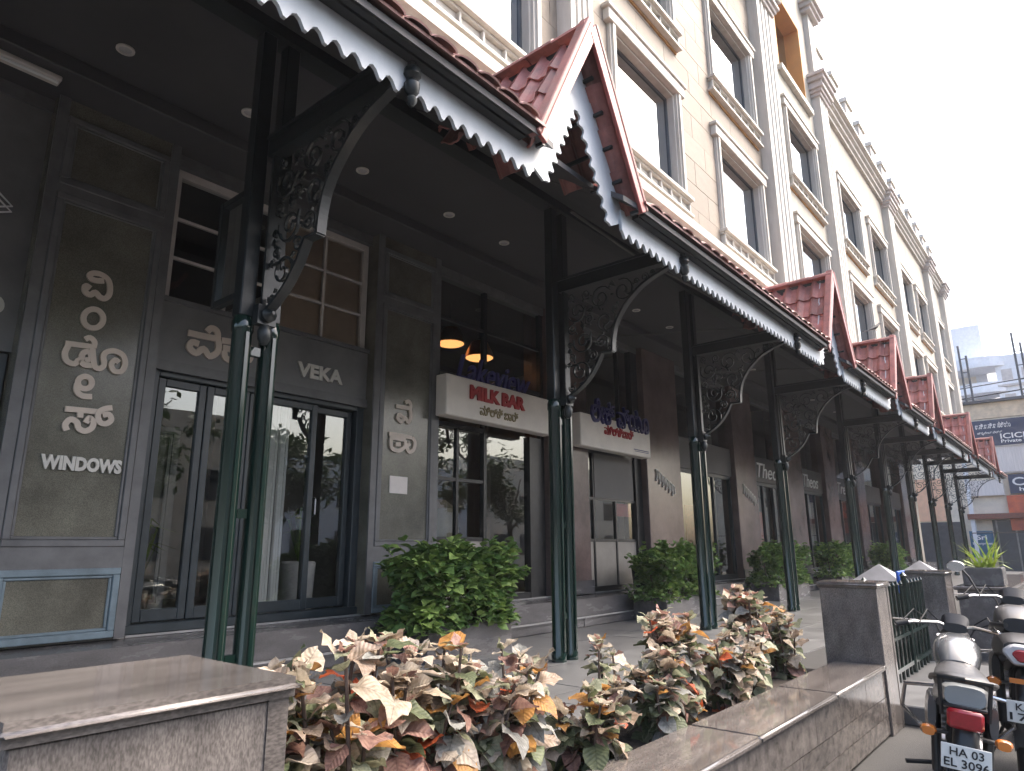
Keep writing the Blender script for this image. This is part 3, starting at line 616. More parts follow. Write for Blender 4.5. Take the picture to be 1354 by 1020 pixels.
for g in GX:                                # valley pieces either side of each gable, closed at the back
    MB().prism([(4.3, 3.985), (4.3, 4.055), (2.95, 3.14), (2.95, 3.09)], g - .5, g + .5, 'x').build('roof_slope', 'ceiling_paint', cn)
    for s in (-1, 1):
        T = [(g + s * .719, 2.60, 2.895), (g + s * .719, 4.3, 4.055), (g + s * .501, 4.3, 4.055), (g + s * .501, 2.66, 2.936)]; Q = [(p[0], p[1], p[2] - .05) for p in T]
        MB().add(T + Q, [(0, 1, 2, 3), (7, 6, 5, 4), (0, 4, 5, 1), (1, 5, 6, 2), (2, 6, 7, 3), (3, 7, 4, 0)]).build('roof_slope', 'ceiling_paint', cn)
for a, b in spans(.80):
    Bx(a, b, 2.62, 2.68, 2.856, 2.892).build('gutter', 'gutter_black', cn, bevel=.01)
    Bx(a, b, 2.685, 2.75, 2.85, 2.885).build('gutter_batten', 'gutter_black', cn)
def scallop(m, P0, P1, U, D, n, y0, y1):
    P0, P1, U, D = Vector(P0), Vector(P1), Vector(U), Vector(D); lo = []; hi = []
    for k in range(n):
        for q, d in ((0, 0), (.2, .25), (.42, .95), (.58, 1), (.8, .25)):
            s = (k + q) / n; p = P0.lerp(P1, s); lo.append(p + D * d); hi.append(p + U)
    lo.append(P1.copy()); hi.append(P1 + U)
    b = len(m.v); N = len(lo)
    for p, q in zip(lo, hi): m.v += [(p.x, y0, p.y), (q.x, y0, q.y), (p.x, y1, p.y), (q.x, y1, q.y)]
    for i in range(N - 1):
        a = b + 4 * i; m.f += [(a, a + 4, a + 5, a + 1), (a + 2, a + 3, a + 7, a + 6), (a, a + 2, a + 6, a + 4), (a + 1, a + 5, a + 7, a + 3)]
    e = b + 4 * (N - 1); m.f += [(b, b + 1, b + 3, b + 2), (e, e + 2, e + 3, e + 1)]
    return m
for a, b in spans(.62):
    scallop(MB(), (a, 2.69), (b, 2.69), (0, .19), (0, -.065), max(3, round((b - a) / .125)), 2.755, 2.78).build('fascia_board', 'fascia_white', cn, recalc=True)
# eave tiles: the pinkish rolled ends that show above the gutter
m = MB(); n = 8
for k in range(n):
    t0, t1 = math.pi * k / n, math.pi * (k + 1) / n
    m.add([(-.1 * math.cos(t0), 0, .032 * math.sin(t0)), (-.1 * math.cos(t1), 0, .032 * math.sin(t1)), (-.1 * math.cos(t1), .42, .032 * math.sin(t1)), (-.1 * math.cos(t0), .42, .032 * math.sin(t0)),
           (-.085 * math.cos(t0), 0, .02 * math.sin(t0)), (-.085 * math.cos(t1), 0, .02 * math.sin(t1))], [(0, 1, 2, 3), (0, 4, 5, 1)])
et = m.mesh('eave_tile', 'tile_pink', smooth=True, recalc=False)
sl_ang = math.atan2(4.1 - 2.935, 4.25 - 2.56)
x = .2
while x < CX1 - .1:
    if not any(abs(x - g) < .84 for g in GX):
        put('eave_tile', et, cn, Matrix.Translation((x, 2.545 + rnd.uniform(-.012, .012), 2.925)) @ Matrix.Rotation(sl_ang, 4, 'X') @ Matrix.Rotation(rnd.uniform(-.02, .02), 4, 'Y'))
    x += .205
# gables
ZA, ZB = 4.21, 2.84
SL = math.hypot(HW, ZA - ZB)
m = MB(); NW, wv, lv = 8, .218, .40
for k in range(NW):
    u0, u1 = wv * 1.06 * k / NW, wv * 1.06 * (k + 1) / NW
    h = lambda u: .026 * math.cos(2 * math.pi * u / wv) + .012 * math.cos(4 * math.pi * u / wv)
    V = []
    for u in (u0, u1): V += [(u, 0, h(u)), (u, lv, h(u) + .03), (u, lv, h(u) + .012), (u, 0, h(u) - .018)]
    m.add(V, [(0, 1, 5, 4), (1, 2, 6, 5), (2, 3, 7, 6)])
tl = m.mesh('tile', 'tile', smooth=True, recalc=False)
m = MB()
for k in range(8):
    t0, t1 = math.pi * k / 8, math.pi * (k + 1) / 8
    m.add([(-.12 * math.cos(t0), 0, .09 * math.sin(t0)), (-.12 * math.cos(t1), 0, .09 * math.sin(t1)), (-.11 * math.cos(t1), .36, .08 * math.sin(t1)), (-.11 * math.cos(t0), .36, .08 * math.sin(t0)), (-.1 * math.cos(t0), 0, .07 * math.sin(t0)), (-.1 * math.cos(t1), 0, .07 * math.sin(t1))], [(0, 1, 2, 3), (0, 4, 5, 1)])
rt = m.mesh('ridge_tile', 'tile', smooth=True, recalc=False)
Y0, Y1 = 2.63, 4.32
def gable(gx):
    m = MB()
    for s in (-1, 1):                                   # rafters and battens, ending at the valley
        for yy in (2.85, 3.4, 3.95):
            t = min(1, (ZA - 2.9 - (yy - 2.56) * .689) / (ZA - ZB))
            m.tube([(gx, yy, ZA - .07), (gx + s * HW * t, yy, ZA - (ZA - ZB) * t - .06)], .035, 4)
        for q in range(1, 6):
            t = q / 5.2; m.tube([(gx + s * HW * t, Y0 + .06, ZA - (ZA - ZB) * t - .055), (gx + s * HW * t, min(Y1, 2.56 + (ZA - (ZA - ZB) * t - 2.85) / .689), ZA - (ZA - ZB) * t - .055)], .02, 4)
    m.box(gx - .03, gx + .03, Y0 + .05, Y1, ZA - .12, ZA - .03)
    g = m.build('gable', 'iron_black', cn)
    for s in (-1, 1):
        d = Vector((s * HW, 0, ZB - ZA)).normalized(); nn = Vector((s * (ZA - ZB), 0, HW)).normalized()
        u = Vector((0, 1, 0))
        B = Matrix(((u.x, d.x, nn.x, 0), (u.y, d.y, nn.y, 0), (u.z, d.z, nn.z, 0), (0, 0, 0, 1)))
        for r in range(4):
            o = Vector((gx, Y0 + .03, ZA)) + d * (.02 + r * .372)
            for c in range(8):
                yc = Y0 + .03 + c * .214; zc = (o + d * .40).z
                if c and zc < 2.92 + (yc - 2.56) * .689 - .24: continue
                put('tile', tl, g, Matrix.Translation(o + u * (c * .214) + nn * rnd.uniform(-.002, .004)) @ B)
        # barge board on the front edge
        w0 = .05
        A0 = Vector((gx - s * .0, 0, ZA + .07)); A1 = Vector((gx + s * (HW + .03), 0, ZB + .0))
        e = d * 1; pn = nn
        q = [A0 + pn * .03, A1 + pn * .03, A1 - pn * w0, A0 - pn * w0 - Vector((0, 0, .08))]
        poly = [(p.x, p.z) for p in q]
        MB().prism(poly if s > 0 else poly[::-1], Y0 - .045 - .004 * (s > 0), Y0 - .012 - .004 * (s > 0), 'y').build('barge_board', 'tile_red', g, bevel=.006)
        # verge tiles covering the board top (broad pink band)
        q = [A0 + pn * .075, A1 + pn * .075, A1 + pn * .032, A0 + pn * .032]
        poly = [(p.x, p.z) for p in q]
        MB().prism(poly if s > 0 else poly[::-1], Y0 - .05 - .004 * (s > 0), Y0 + .05, 'y').build('verge_tile', 'tile', g, bevel=.008)
        # white scalloped valance, set back under the tiles
        P0 = (gx, 3.62); P1 = (gx + s * .58, 2.50 + .0)
        P1 = (gx + s * (3.62 - 2.68) / (ZA - ZB) * HW, 2.68)
        wv_ = .27
        scallop(MB(), P0, P1, (nn.x * wv_, nn.z * wv_), (-nn.x * .055, -nn.z * .055), 9, 2.775 + .004 * s, 2.795 + .004 * s).build('valance_board', 'fascia_white', g)
        # apex filler triangle of the valance
    MB().prism([(gx, 3.62), (gx + nn.x * .27, 3.62 + nn.z * .27), (gx, 4.2), (gx - nn.x * .27, 3.62 + nn.z * .27)], 2.785, 2.80, 'y').build('valance_board', 'fascia_white', g)
    for k in range(5): put('ridge_tile', rt, g, Matrix.Translation((gx, Y0 - .03 + k * .345, ZA + .0 + rnd.uniform(-.004, .004))))
    return g
for gx in GX: gable(gx)
# ceiling downlights
dl = MB().lathe([(.07, .0), (.07, -.012), (.052, -.016), (.048, .004)], (0, 0, 0), 16).mesh('downlight', 'white_frame', smooth=True)
dn = MB().lathe([(.049, -.004), (.03, -.008)], (0, 0, 0), 12).mesh('lens', 'lens_clear', smooth=True)
for x in (.5, 1.69, 2.78, 4.1, 5.42, 6.46, 8.2, 9.97, 11.2, 13.3, 15.3, 17.5, 19.7, 22, 24.5, 27):
    o = put('downlight', dl, cn, Matrix.Translation((x, 5.48, 3.98))); put('lens', dn, o, Matrix.Translation((x, 5.48, 3.98)))
tb = thing('tube_light', 'white batten tube light under the bulkhead at upper left', 'light', (.8, 6.06, 3.84))
Bx(.2, 1.43, 6.02, 6.14, 3.795, 3.838).build('batten', 'white_frame', tb, bevel=.008); MB().tube([(.22, 6.05, 3.785), (1.41, 6.05, 3.785)], .014, 8).build('tube', 'letter_white', tb, smooth=True)
for p, q in (((5.75, 3.91, 3.62), (7.5, 3.97, 3.62)), ((7.9, 3.9, 3.6), (9.3, 3.82, 3.6)), ((10.58, 6.2, 3.8), (11.3, 3.9, 3.66)), ((14.2, 6.2, 3.8), (14.9, 3.9, 3.66))): MB().tube([p, q], .016, 6).build('conduit', 'panel_grey', cn)
# ================================================================== iron columns with scroll brackets
arc_lo = [(4.17, 1.58), (3.97, 1.68), (3.82, 1.82), (3.71, 2.01)]
arc_hi = [(3.58, 2.0), (3.57, 2.15), (3.525, 2.316), (3.39, 2.50), (3.17, 2.67), (2.86, 2.76)]
def sm(P, n=2):
    P = [Vector(p) for p in P]
    for _ in range(n):
        Q = [P[0]]
        for a, b in zip(P[:-1], P[1:]): Q += [a.lerp(b, .25), a.lerp(b, .75)]
        P = Q + [P[-1]]
    return P
def swap(m):
    m.v = [(p[1], p[0], p[2]) for p in m.v]; return m
def col_thing(xc, lab):
    t = thing('iron_column', lab, 'column', (xc, 4.286, FL), group='cast iron columns carrying the canopy')
    for s in (-1, 1):
        x = xc + s * .1
        m = MB().lathe([(.078, FL), (.078, FL + .07), (.066, FL + .1), (.066, 1.44), (.074, 1.46), (.074, 1.52), (.06, 1.56)], (x, 4.286, 0), 20)
        m.box(x - .012, x + .012, 4.286 - .082, 4.286 - .05, FL + .1, 1.44)
        m.build('shaft', 'iron_green', t, smooth=True)
        MB().box(x - .055, x + .055, 4.235, 4.345, 1.56, 3.82).build('upper_post', 'iron_black', t, bevel=.008)
    MB().box(xc - .034, xc + .034, 4.262, 4.31, .2, .26).box(xc - .034, xc + .034, 4.262, 4.31, 1.3, 1.36).box(xc - .034, xc + .034, 4.262, 4.31, -.7, -.64).build('tie_plate', 'iron_green', t)
    k = MB().box(xc - .07, xc + .07, 4.15, 4.22, 1.5, 1.64).lathe([(.05, 4.15), (.055, 4.12), (.03, 4.10), (.012, 4.07)], (xc, 0, 1.57), 10, 'y')
    k.lathe([(.02, 1.36), (.045, 1.40), (.05, 1.46), (.03, 1.5)], (xc, 4.17, 0), 10); k.build('clamp', 'iron_black', t, smooth=True)
    br = MB()
    for P in (arc_lo, arc_hi): br.stroke([tuple(p) for p in sm(P)], .022, xc - .035, xc + .035, 0)
    br.stroke([(3.72, 2.005), (3.58, 2.0)], .02, xc - .034, xc + .034, 0).stroke([(4.185, 1.56), (4.185, 2.80)], .025, xc - .034, xc + .034, 0)
    br = swap(br).build('bracket', 'iron_black', t)
    # packed scrolls fill the spandrel
    bd_ = [tuple(p) for p in sm(arc_lo, 3)] + [tuple(p) for p in sm(arc_hi, 3)] + [(4.165, 1.6 + q * .03) for q in range(41)] + [(2.9 + q * .03, 2.79) for q in range(43)] + [(3.58 + q * .02, 2.005) for q in range(7)]
    def inside(y, z):
        if z > 2.78 or y > 4.15: return False
        P = arc_lo if z < 2.005 else arc_hi
        for (y0, z0), (y1, z1) in zip(P[:-1], P[1:]):
            if min(z0, z1) <= z <= max(z0, z1) and z0 != z1: return y > y0 + (y1 - y0) * (z - z0) / (z1 - z0)
        return False
    rr = random.Random(3); cs = []
    for r0 in (.14, .11, .085, .065, .05, .038, .03):
        for _ in range(1400):
            y, z = rr.uniform(2.95, 4.14), rr.uniform(1.65, 2.77)
            if not inside(y, z): continue
            if min(math.hypot(y - a, z - b) for a, b in bd_) < r0 * .96: continue
            if any(math.hypot(y - a, z - b) < (r0 + r1) * .97 for a, b, r1 in cs): continue
            cs.append((y, z, r0))
    m = MB()
    for y, z, r0 in cs:
        a0 = rr.uniform(0, 6.28); dr = rr.choice((-1, 1)); pts = []
        for q in range(23):
            u = q / 22; th = a0 + dr * u * 2 * math.pi * 1.55; r_ = r0 * (1 - u * .8) - .004
            pts.append((y + r_ * math.cos(th), z + r_ * math.sin(th)))
        m.stroke(pts, .013 if r0 > .07 else .011, xc - .011, xc + .011, 0)
        if r0 > .07:   # a small leaf in the eye of the scroll
            e = a0 + 2.2; m.stroke([(y + r0 * .95 * math.cos(e), z + r0 * .95 * math.sin(e)), (y + r0 * .55 * math.cos(e + .5), z + r0 * .55 * math.sin(e + .5)), (y + r0 * .2 * math.cos(e), z + r0 * .2 * math.sin(e))], .02, xc - .008, xc + .008, 1)
    for (a, b, r0), (c, d, r1) in [(p, q) for i, p in enumerate(cs) for q in cs[:i] if math.hypot(p[0] - q[0], p[1] - q[1]) < (p[2] + q[2]) * 1.12]:
        ux, uz = (c - a), (d - b); L = math.hypot(ux, uz); ux /= L; uz /= L
        m.stroke([(a + ux * r0 * .9, b + uz * r0 * .9), (c - ux * r1 * .9, d - uz * r1 * .9)], .016, xc - .009, xc + .009, 0)
    swap(m).build('scrollwork', 'iron_black', br)
    MB().box(xc - .05, xc + .05, 2.80, 4.234, 2.80, 2.94).box(xc - .07, xc + .07, 2.80, 4.234, 2.93, 2.955).build('bracket_beam', 'iron_black', t)
    f = MB().lathe([(.012, 2.55), (.03, 2.575), (.035, 2.60), (.022, 2.62), (.045, 2.65), (.05, 2.70), (.03, 2.73), (.055, 2.76), (.05, 2.80), (.02, 2.83), (.028, 2.86), (.01, 2.89)], (xc, 2.73, 0), 12)
    f.box(xc - .02, xc + .02, 2.73, 2.80, 2.80, 2.85); f.build('finial', 'iron_black', t, smooth=True)
    return t
ORD = ['nearest dark green twin-tube iron column with scroll bracket, in front of the VEKA shop', 'second dark green iron column from the left, between the two cafe signs', 'third dark green iron column from the left', 'fourth dark green iron column from the left',
       'fifth iron column from the left', 'sixth iron column from the left', 'seventh iron column from the left', 'eighth iron column from the left', 'ninth iron column from the left', 'last iron column at the far end of the arcade']
c0 = col_thing(COLX[0], ORD[0])
for x, lab in list(zip(COLX, ORD))[1:]:
    c = copy_tree(c0, Matrix.Translation((x - COLX[0], 0, 0))); c['label'] = lab
hf = thing('hanging_frame', 'dark rectangular metal frame fixed behind the nearest column bracket', 'frame', (2.3, 4.66, 1.74))
MB().box(2.30, 2.36, 4.46, 4.51, 1.76, 2.62).box(2.30, 2.36, 4.80, 4.85, 1.76, 2.62).box(2.30, 2.36, 4.51, 4.80, 2.57, 2.62).box(2.30, 2.36, 4.51, 4.80, 1.76, 1.81).build('frame', 'iron_black', hf, bevel=.005)
MB().add([(2.33, 4.51, 1.81), (2.33, 4.80, 1.81), (2.33, 4.80, 2.57), (2.33, 4.51, 2.57)], [(0, 1, 2, 3)]).build('pane', 'shop_glass', hf, recalc=False)
MB().box(2.3, 2.36, 4.35, 4.46, 2.3, 2.34).box(2.3, 2.36, 4.35, 4.46, 1.95, 1.99).build('arm', 'iron_black', hf)
# ================================================================== boundary wall, pillars, gate
def pillar(name, lab, x0, x1, y0, y1, zt, cap=.035):
    t = thing(name, lab, 'pillar', ((x0 + x1) / 2, (y0 + y1) / 2, STREET))
    MB().box(x0 + cap, x1 - cap, y0 + cap, y1 - cap, STREET, zt - .045).build('shaft', 'granite', t, bevel=.006)
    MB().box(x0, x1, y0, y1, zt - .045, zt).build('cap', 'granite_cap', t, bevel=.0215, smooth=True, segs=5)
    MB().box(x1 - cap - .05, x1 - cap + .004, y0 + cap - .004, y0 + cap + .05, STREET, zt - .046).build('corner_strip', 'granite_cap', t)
    return t
pillar('wall_pillar', 'big polished granite pillar with rounded cap in the left foreground', .42, 1.06, 1.53, 2.13, -.30)
pillar('wall_pillar', 'square granite pillar at the far end of the planter wall', 6.58, 7.07, 1.46, 1.99, -.30)
pillar('wall_pillar', 'granite gate pillar beyond the iron gate bars', 10.0, 10.56, 1.45, 1.93, -.30)
pw = thing('planter_wall', 'low granite planter wall with pale bullnose cap in the right foreground', 'wall', (3.8, 1.7, STREET))
Bx(1.0, 6.6, 1.535, 1.86, STREET, -.99).build('core', 'grout', pw)
Bx(1.0, 6.6, 2.50, 2.56, STREET, -1.06).build('back_kerb', 'granite', pw)
Bx(1.02, 6.6, 1.86, 2.50, STREET, -1.04).build('soil', 'soil', pw)
x = 1.02
while x < 6.55:
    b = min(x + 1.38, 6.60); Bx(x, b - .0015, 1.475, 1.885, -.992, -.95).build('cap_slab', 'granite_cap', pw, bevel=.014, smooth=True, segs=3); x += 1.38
un = Bx(-.5, .5, 0, 1, -.5, .5).mesh('cladding_panel', 'granite')
for r, (za, zb) in enumerate([(-1.2, -.992), (-1.34, -1.2), (-1.48, -1.34)]):
    x = 1.05 - .3 * (r % 2)
    while x < 6.58:
        a, b = max(x, 1.03), min(x + .62, 6.61)
        if b - a > .03: put('cladding_panel', un, pw, Matrix.Translation(((a + b) / 2, 1.512 + rnd.uniform(0, .002), (za + zb) / 2)) @ Matrix.Diagonal((b - a - .004, .024, zb - za - .007, 1)))
        x += .62
gt = thing('iron_gate', 'dark iron bar gate between the two granite pillars', 'gate', (8.5, 1.72, STREET))
x = 7.2; k = 0
while x < 9.95:
    hgt = -.36 if k % 9 else -.28; r = .016 if k % 9 else .03
    MB().tube([(x, 1.72, -1.33), (x, 1.72, hgt - .06)], r, 8).lathe([(r * .9, hgt - .06), (r * 1.3, hgt - .04), (.003, hgt)], (x, 1.72, 0), 8).build('bar', 'iron_green', gt, smooth=True); x += .19; k += 1
MB().box(7.15, 9.95, 1.705, 1.735, -.935, -.90).build('rail', 'iron_green', gt); MB().box(7.15, 9.95, 1.705, 1.735, -1.24, -1.2).build('rail', 'iron_green', gt)
for x, lab in ((10.95, 'nearer grey stone post with pyramid cap behind the gate'), (13.9, 'farther grey stone post with pyramid cap behind the gate pillar')):
    t = thing('capped_post', lab, 'post', (x, 2.4, FL))
    Bx(x - .24, x + .24, 2.16, 2.64, FL, -.46).build('shaft', 'step_stone', t, bevel=.01)
    MB().add([(x - .3, 2.1, -.46), (x + .3, 2.1, -.46), (x + .3, 2.7, -.46), (x - .3, 2.7, -.46), (x, 2.4, -.24)], [(3, 2, 1, 0), (0, 1, 4), (1, 2, 4), (2, 3, 4), (3, 0, 4)]).build('cap', 'post_grey', t)
bp = thing('blue_board', 'small bright blue plastic board beside the gate pillar', 'board', (10.3, 2.02, FL))
Bx(10.1, 10.55, 2.0, 2.03, -.58, -.31).build('panel', 'blue_plastic', bp, bevel=.01); MB().tube([(10.3, 2.05, FL), (10.3, 2.05, -.4)], .02, 6).build('leg', 'iron_black', bp)
pl = thing('stone_planter', 'low grey stone planter wall beyond the gate with a spiky plant', 'planter', (13, 1.4, STREET))
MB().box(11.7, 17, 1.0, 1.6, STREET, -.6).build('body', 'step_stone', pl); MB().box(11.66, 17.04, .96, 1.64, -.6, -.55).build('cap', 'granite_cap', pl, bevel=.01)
MB().box(11.9, 12.4, 1.06, 1.54, -.55, -.30).build('trough', 'step_stone', pl, bevel=.01)
sp = thing('spiky_plant', 'bright yellow-green spiky plant on the stone planter', 'plant', (12.15, 1.28, -.3))
for k in range(46):
    a = rnd.uniform(0, 6.28); e = rnd.uniform(.25, 1.3); L = rnd.uniform(.35, .62)
    p0 = Vector((12.15 + rnd.uniform(-.1, .1), 1.28 + rnd.uniform(-.1, .1), -.31)); d = Vector((math.cos(a) * math.cos(e), math.sin(a) * math.cos(e), math.sin(e))); sd = Vector((-math.sin(a), math.cos(a), 0)) * .018
    p1 = p0 + d * L * .55; p2 = p0 + d * L - Vector((0, 0, .12 * math.cos(e)))
    MB().add([p0 - sd, p0 + sd, p1 + sd * .8, p1 - sd * .8, p2], [(0, 1, 2, 3), (3, 2, 4)]).build('leaf', 'spiky_leaf', sp, recalc=False)
# ================================================================== planting
def leaf_mesh(name, mat, asp, droop, fold, rip=0):
    st = [(0, .03), (.1, .27), (.28, .46), (.45, .5), (.62, .45), (.82, .25), (1, .01)]; V = []; F = []
    for i, (t, h) in enumerate(st):
        w1, w2 = rip * math.sin(i * 2.3 + asp * 9), rip * math.sin(i * 1.9 + droop * 7 + 1)
        V += [(t, h * asp, -droop * t * t + fold * h + w1), (t, 0, -droop * t * t), (t, -h * asp, -droop * t * t + fold * h + w2)]
    for i in range(len(st) - 1):
        a = 3 * i; F += [(a, a + 1, a + 4, a + 3), (a + 1, a + 2, a + 5, a + 4)]
    m = MB().add(V, F).mesh(name, mat, recalc=False); m.shade_smooth(); return m
croton = {mt: [leaf_mesh('leaf', mt, .82, .35, .2, .06), leaf_mesh('leaf', mt, .95, .6, .08, .09), leaf_mesh('leaf', mt, .74, .1, .4, .07), leaf_mesh('leaf', mt, .9, -.2, -.15, .1)] for mt in LEAFM}
def croton_plant(lab, x, y, top, spread, nst, nlf, size, wts, seed, bare=.25):
    r = random.Random(seed); z0 = -1.05
    t = thing('copperleaf_plant', lab, 'plant', (x, y, z0), group='copperleaf plants along the planter')
    for s in range(nst):
        a = r.uniform(0, 6.28); q = spread * math.sqrt(r.random()); h = (top - z0) * r.uniform(.62, 1)
        p0 = Vector((x + q * .3 * math.cos(a), y + q * .3 * math.sin(a), z0)); p2 = Vector((x + q * math.cos(a), min(2.46, max(1.8, y + q * .6 * math.sin(a))), z0 + h))
        pm = p0.lerp(p2, .5) + Vector((r.uniform(-.04, .04), r.uniform(-.04, .04), 0))
        MB().tube([p0, pm, p2], [.011, .009, .006], 5).build('stem', 'stem', t, smooth=True)
        n = max(5, int(nlf / nst))
        for k in range(n):
            f = bare + (1 - bare) * (k / (n - 1)) ** .7
            base = (p0.lerp(pm, f * 2) if f < .5 else pm.lerp(p2, f * 2 - 1))
            az = k * 2.4 + r.uniform(-.4, .4) + s; up = (-.35 + .95 * max(0, f - .55) * 2) + r.uniform(-.25, .25)
            L = size * r.uniform(.6, 1.2) * (1.05 - .3 * f)
            mt = r.choices(LEAFM, wts)[0]
            if f > .85 and r.random() < .5: mt = r.choice([LEAFM[0], LEAFM[8], LEAFM[1], LEAFM[6]])
            M = Matrix.Translation(base + Vector((math.cos(az), math.sin(az), 0)) * .012) @ Matrix.Rotation(az, 4, 'Z') @ Matrix.Rotation(-up, 4, 'Y') @ Matrix.Rotation(r.uniform(-.6, .6), 4, 'X') @ Matrix.Diagonal((L, L, L, 1))
            put('leaf', r.choice(croton[mt]), t, M)
        for k in range(5):                               # young leaves crowding the tip
            az = k * 1.3 + r.uniform(-.4, .4); L = size * r.uniform(.28, .5)
            M = Matrix.Translation(p2) @ Matrix.Rotation(az, 4, 'Z') @ Matrix.Rotation(-r.uniform(.3, 1.2), 4, 'Y') @ Matrix.Diagonal((L, L, L, 1))
            put('leaf', r.choice(croton[r.choice([LEAFM[0], LEAFM[8], LEAFM[2], LEAFM[4]])]), t, M)
    return t
#        cream pink olive green brown orange yellow grey pale
WA = [3, 3, 4, 3, 2.5, .25, .4, 2.5, 2]; WB = [1.5, 1.5, 5, 5, 2, .15, .3, 2.5, .7]; WC = [2.5, 2.5, 3, 3, 3, 1, .7, 2, 1.3]
CP = [(1.22, 2.12, -.42, .22, 9, 130, .15, WB, 'copperleaf plant against the right side of the big foreground pillar'),
      (1.55, 2.1, -.33, .26, 12, 190, .155, WA, 'pale tall copperleaf plant just right of the big foreground pillar'),
      (1.95, 2.15, -.36, .28, 12, 190, .165, WC, 'copperleaf plant with broad pink-brown leaves at bottom centre'),
      (2.38, 2.05, -.46, .25, 10, 150, .16, WC, 'copperleaf plant with orange leaves below the second column'),
      (2.75, 2.25, -.44, .14, 4, 44, .12, WA, 'thin bare-stemmed copperleaf with a pale leaf tuft in front of the second column'),
      (2.95, 1.98, -.62, .22, 7, 90, .15, WB, 'low greenish copperleaf beside the orange-leaved one'),
      (3.42, 2.2, -.50, .13, 4, 44, .12, WB, 'slender upright copperleaf between the sparse stems and the orange-topped clump'),
      (3.75, 2.05, -.58, .26, 8, 110, .14, WB, 'low olive copperleaf in the middle of the planter'),
      (4.15, 2.15, -.38, .27, 11, 170, .16, WC, 'copperleaf clump with yellow top near the third column foot'),
      (4.6, 2.0, -.60, .25, 8, 110, .15, WC, 'copperleaf with bright orange leaves drooping over the wall cap'),
      (5.15, 2.1, -.55, .24, 8, 110, .14, WB, 'low grey-green copperleaf left of the tall far clump'),
      (5.55, 2.2, -.28, .27, 12, 180, .16, WC, 'tall bushy copperleaf clump near the granite end pillar'),
      (6.1, 2.15, -.5, .26, 9, 120, .15, WB, 'greenish copperleaf touching the granite end pillar')]
for i, (x, y, tp, sd, ns, nl, sz, wt, lab) in enumerate(CP): croton_plant(lab, x, y, tp, sd, ns + (3 if ns > 5 else 0), int(nl * (1.5 if ns > 5 else 1)), sz * .92, wt, 40 + i, .5 if ns < 5 else .1)
# clipped hedges in stone boxes on the terrace
hl = [leaf_mesh('leaf', mt, .9, .3, .3) for mt in ('hedge_leaf_b', 'hedge_leaf_b', 'hedge_leaf')]
def hedge(lab, labp, x0, x1, y0, y1, z1, nl, size, near, seed):
    r = random.Random(seed)
    b = thing('planter_box', labp, 'planter', ((x0 + x1) / 2, (y0 + y1) / 2, FL), group='stone planter boxes on the terrace')
    zt = -.76
    MB().box(x0, x1, y0, y0 + .05, FL + .001, zt).box(x0, x1, y1 - .05, y1, FL + .001, zt).box(x0, x0 + .05, y0 + .05, y1 - .05, FL + .001, zt).box(x1 - .05, x1, y0 + .05, y1 - .05, FL + .001, zt).build('box', 'step_stone', b)
    Bx(x0 + .05, x1 - .05, y0 + .05, y1 - .05, FL, zt - .05).build('soil', 'soil', b)
    h = thing('hedge', lab, 'hedge', ((x0 + x1) / 2, (y0 + y1) / 2, zt), group='clipped hedges on the terrace')
    cx, cy = (x0 + x1) / 2, (y0 + y1) / 2; ax, ay = (x1 - x0) / 2 + .12, (y1 - y0) / 2 + .1
    lf = []
    lumps = [(r.uniform(-1, 1), r.uniform(-1, 1), r.uniform(-1, 1), r.uniform(.02, .12)) for _ in range(10)]
    for k in range(nl):
        u, v, q = r.uniform(-1, 1), r.uniform(-1, 1), r.random()
        e = (abs(u) ** 4 + abs(v) ** 4)
        hgt = (z1 - zt + .06) * (1 - .25 * min(1, e)) + .09 * math.sin(u * 6 + seed * 2.1) * math.cos(v * 5) + .05 * math.sin(u * 13 + seed)
        dpt = r.random() ** .35
        z = zt - .06 + hgt * (dpt if abs(u) < .8 and abs(v) < .8 else q)
        sc_ = .86 + .14 * math.sin(z * 9 + u * 4)
        if not (abs(u) > .72 or abs(v) > .72 or dpt > .8): continue
        lf.append((cx + u * ax * sc_, cy + v * ay * sc_, z))
    for k in range(16):                                  # stray shoots
        u, v = r.uniform(-.9, .9), r.uniform(-.9, .9)
        for q in range(6): lf.append((cx + u * ax + r.gauss(0, .03), cy + v * ay + r.gauss(0, .03), z1 - .1 + q * r.uniform(.02, .05)))
    lf.sort(key=lambda p: (p[0] ** 2 + p[1] ** 2) - 3 * (p[2] + 1))
    m = MB()
    for i, p in enumerate(lf):
        az = math.atan2(p[1] - cy, (p[0] - cx) * .6) + r.uniform(-1, 1); up = r.uniform(-.3, .9); L = size * r.uniform(.7, 1.25)
        M = Matrix.Translation(p) @ Matrix.Rotation(az, 4, 'Z') @ Matrix.Rotation(-up, 4, 'Y') @ Matrix.Rotation(r.uniform(-.7, .7), 4, 'X') @ Matrix.Diagonal((L, L, L, 1))
        if near and i < 300: put('leaf', r.choice(hl), h, M)
        else:
            q = [M @ Vector(c) for c in ((0, 0, 0), (.35, .4, .08), (.75, .3, .02), (1, 0, -.25), (.75, -.3, .02), (.35, -.4, .08), (.5, 0, -.03))]
            m.add(q, [(0, 6, 1), (1, 6, 2), (2, 6, 3), (3, 6, 4), (4, 6, 5), (5, 6, 0)])
    me = m.mesh('foliage', None, recalc=False)
    me.materials.append(MT['hedge_leaf']); me.materials.append(MT['hedge_leaf_b'])
    for i, f in enumerate(me.polygons): f.material_index = 1 if (i // 6) % 3 == 0 else 0
    tag(put('foliage', me, h), kind='stuff')
    sm_ = MB()
    for k in range(7):
        x = x0 + (x1 - x0) * (k + .5) / 7; sm_.tube([(x, cy, zt - .06), (x + r.uniform(-.1, .1), cy + r.uniform(-.1, .1), z1 - .15)], .012, 5)
    sm_.build('stem', 'stem', h)
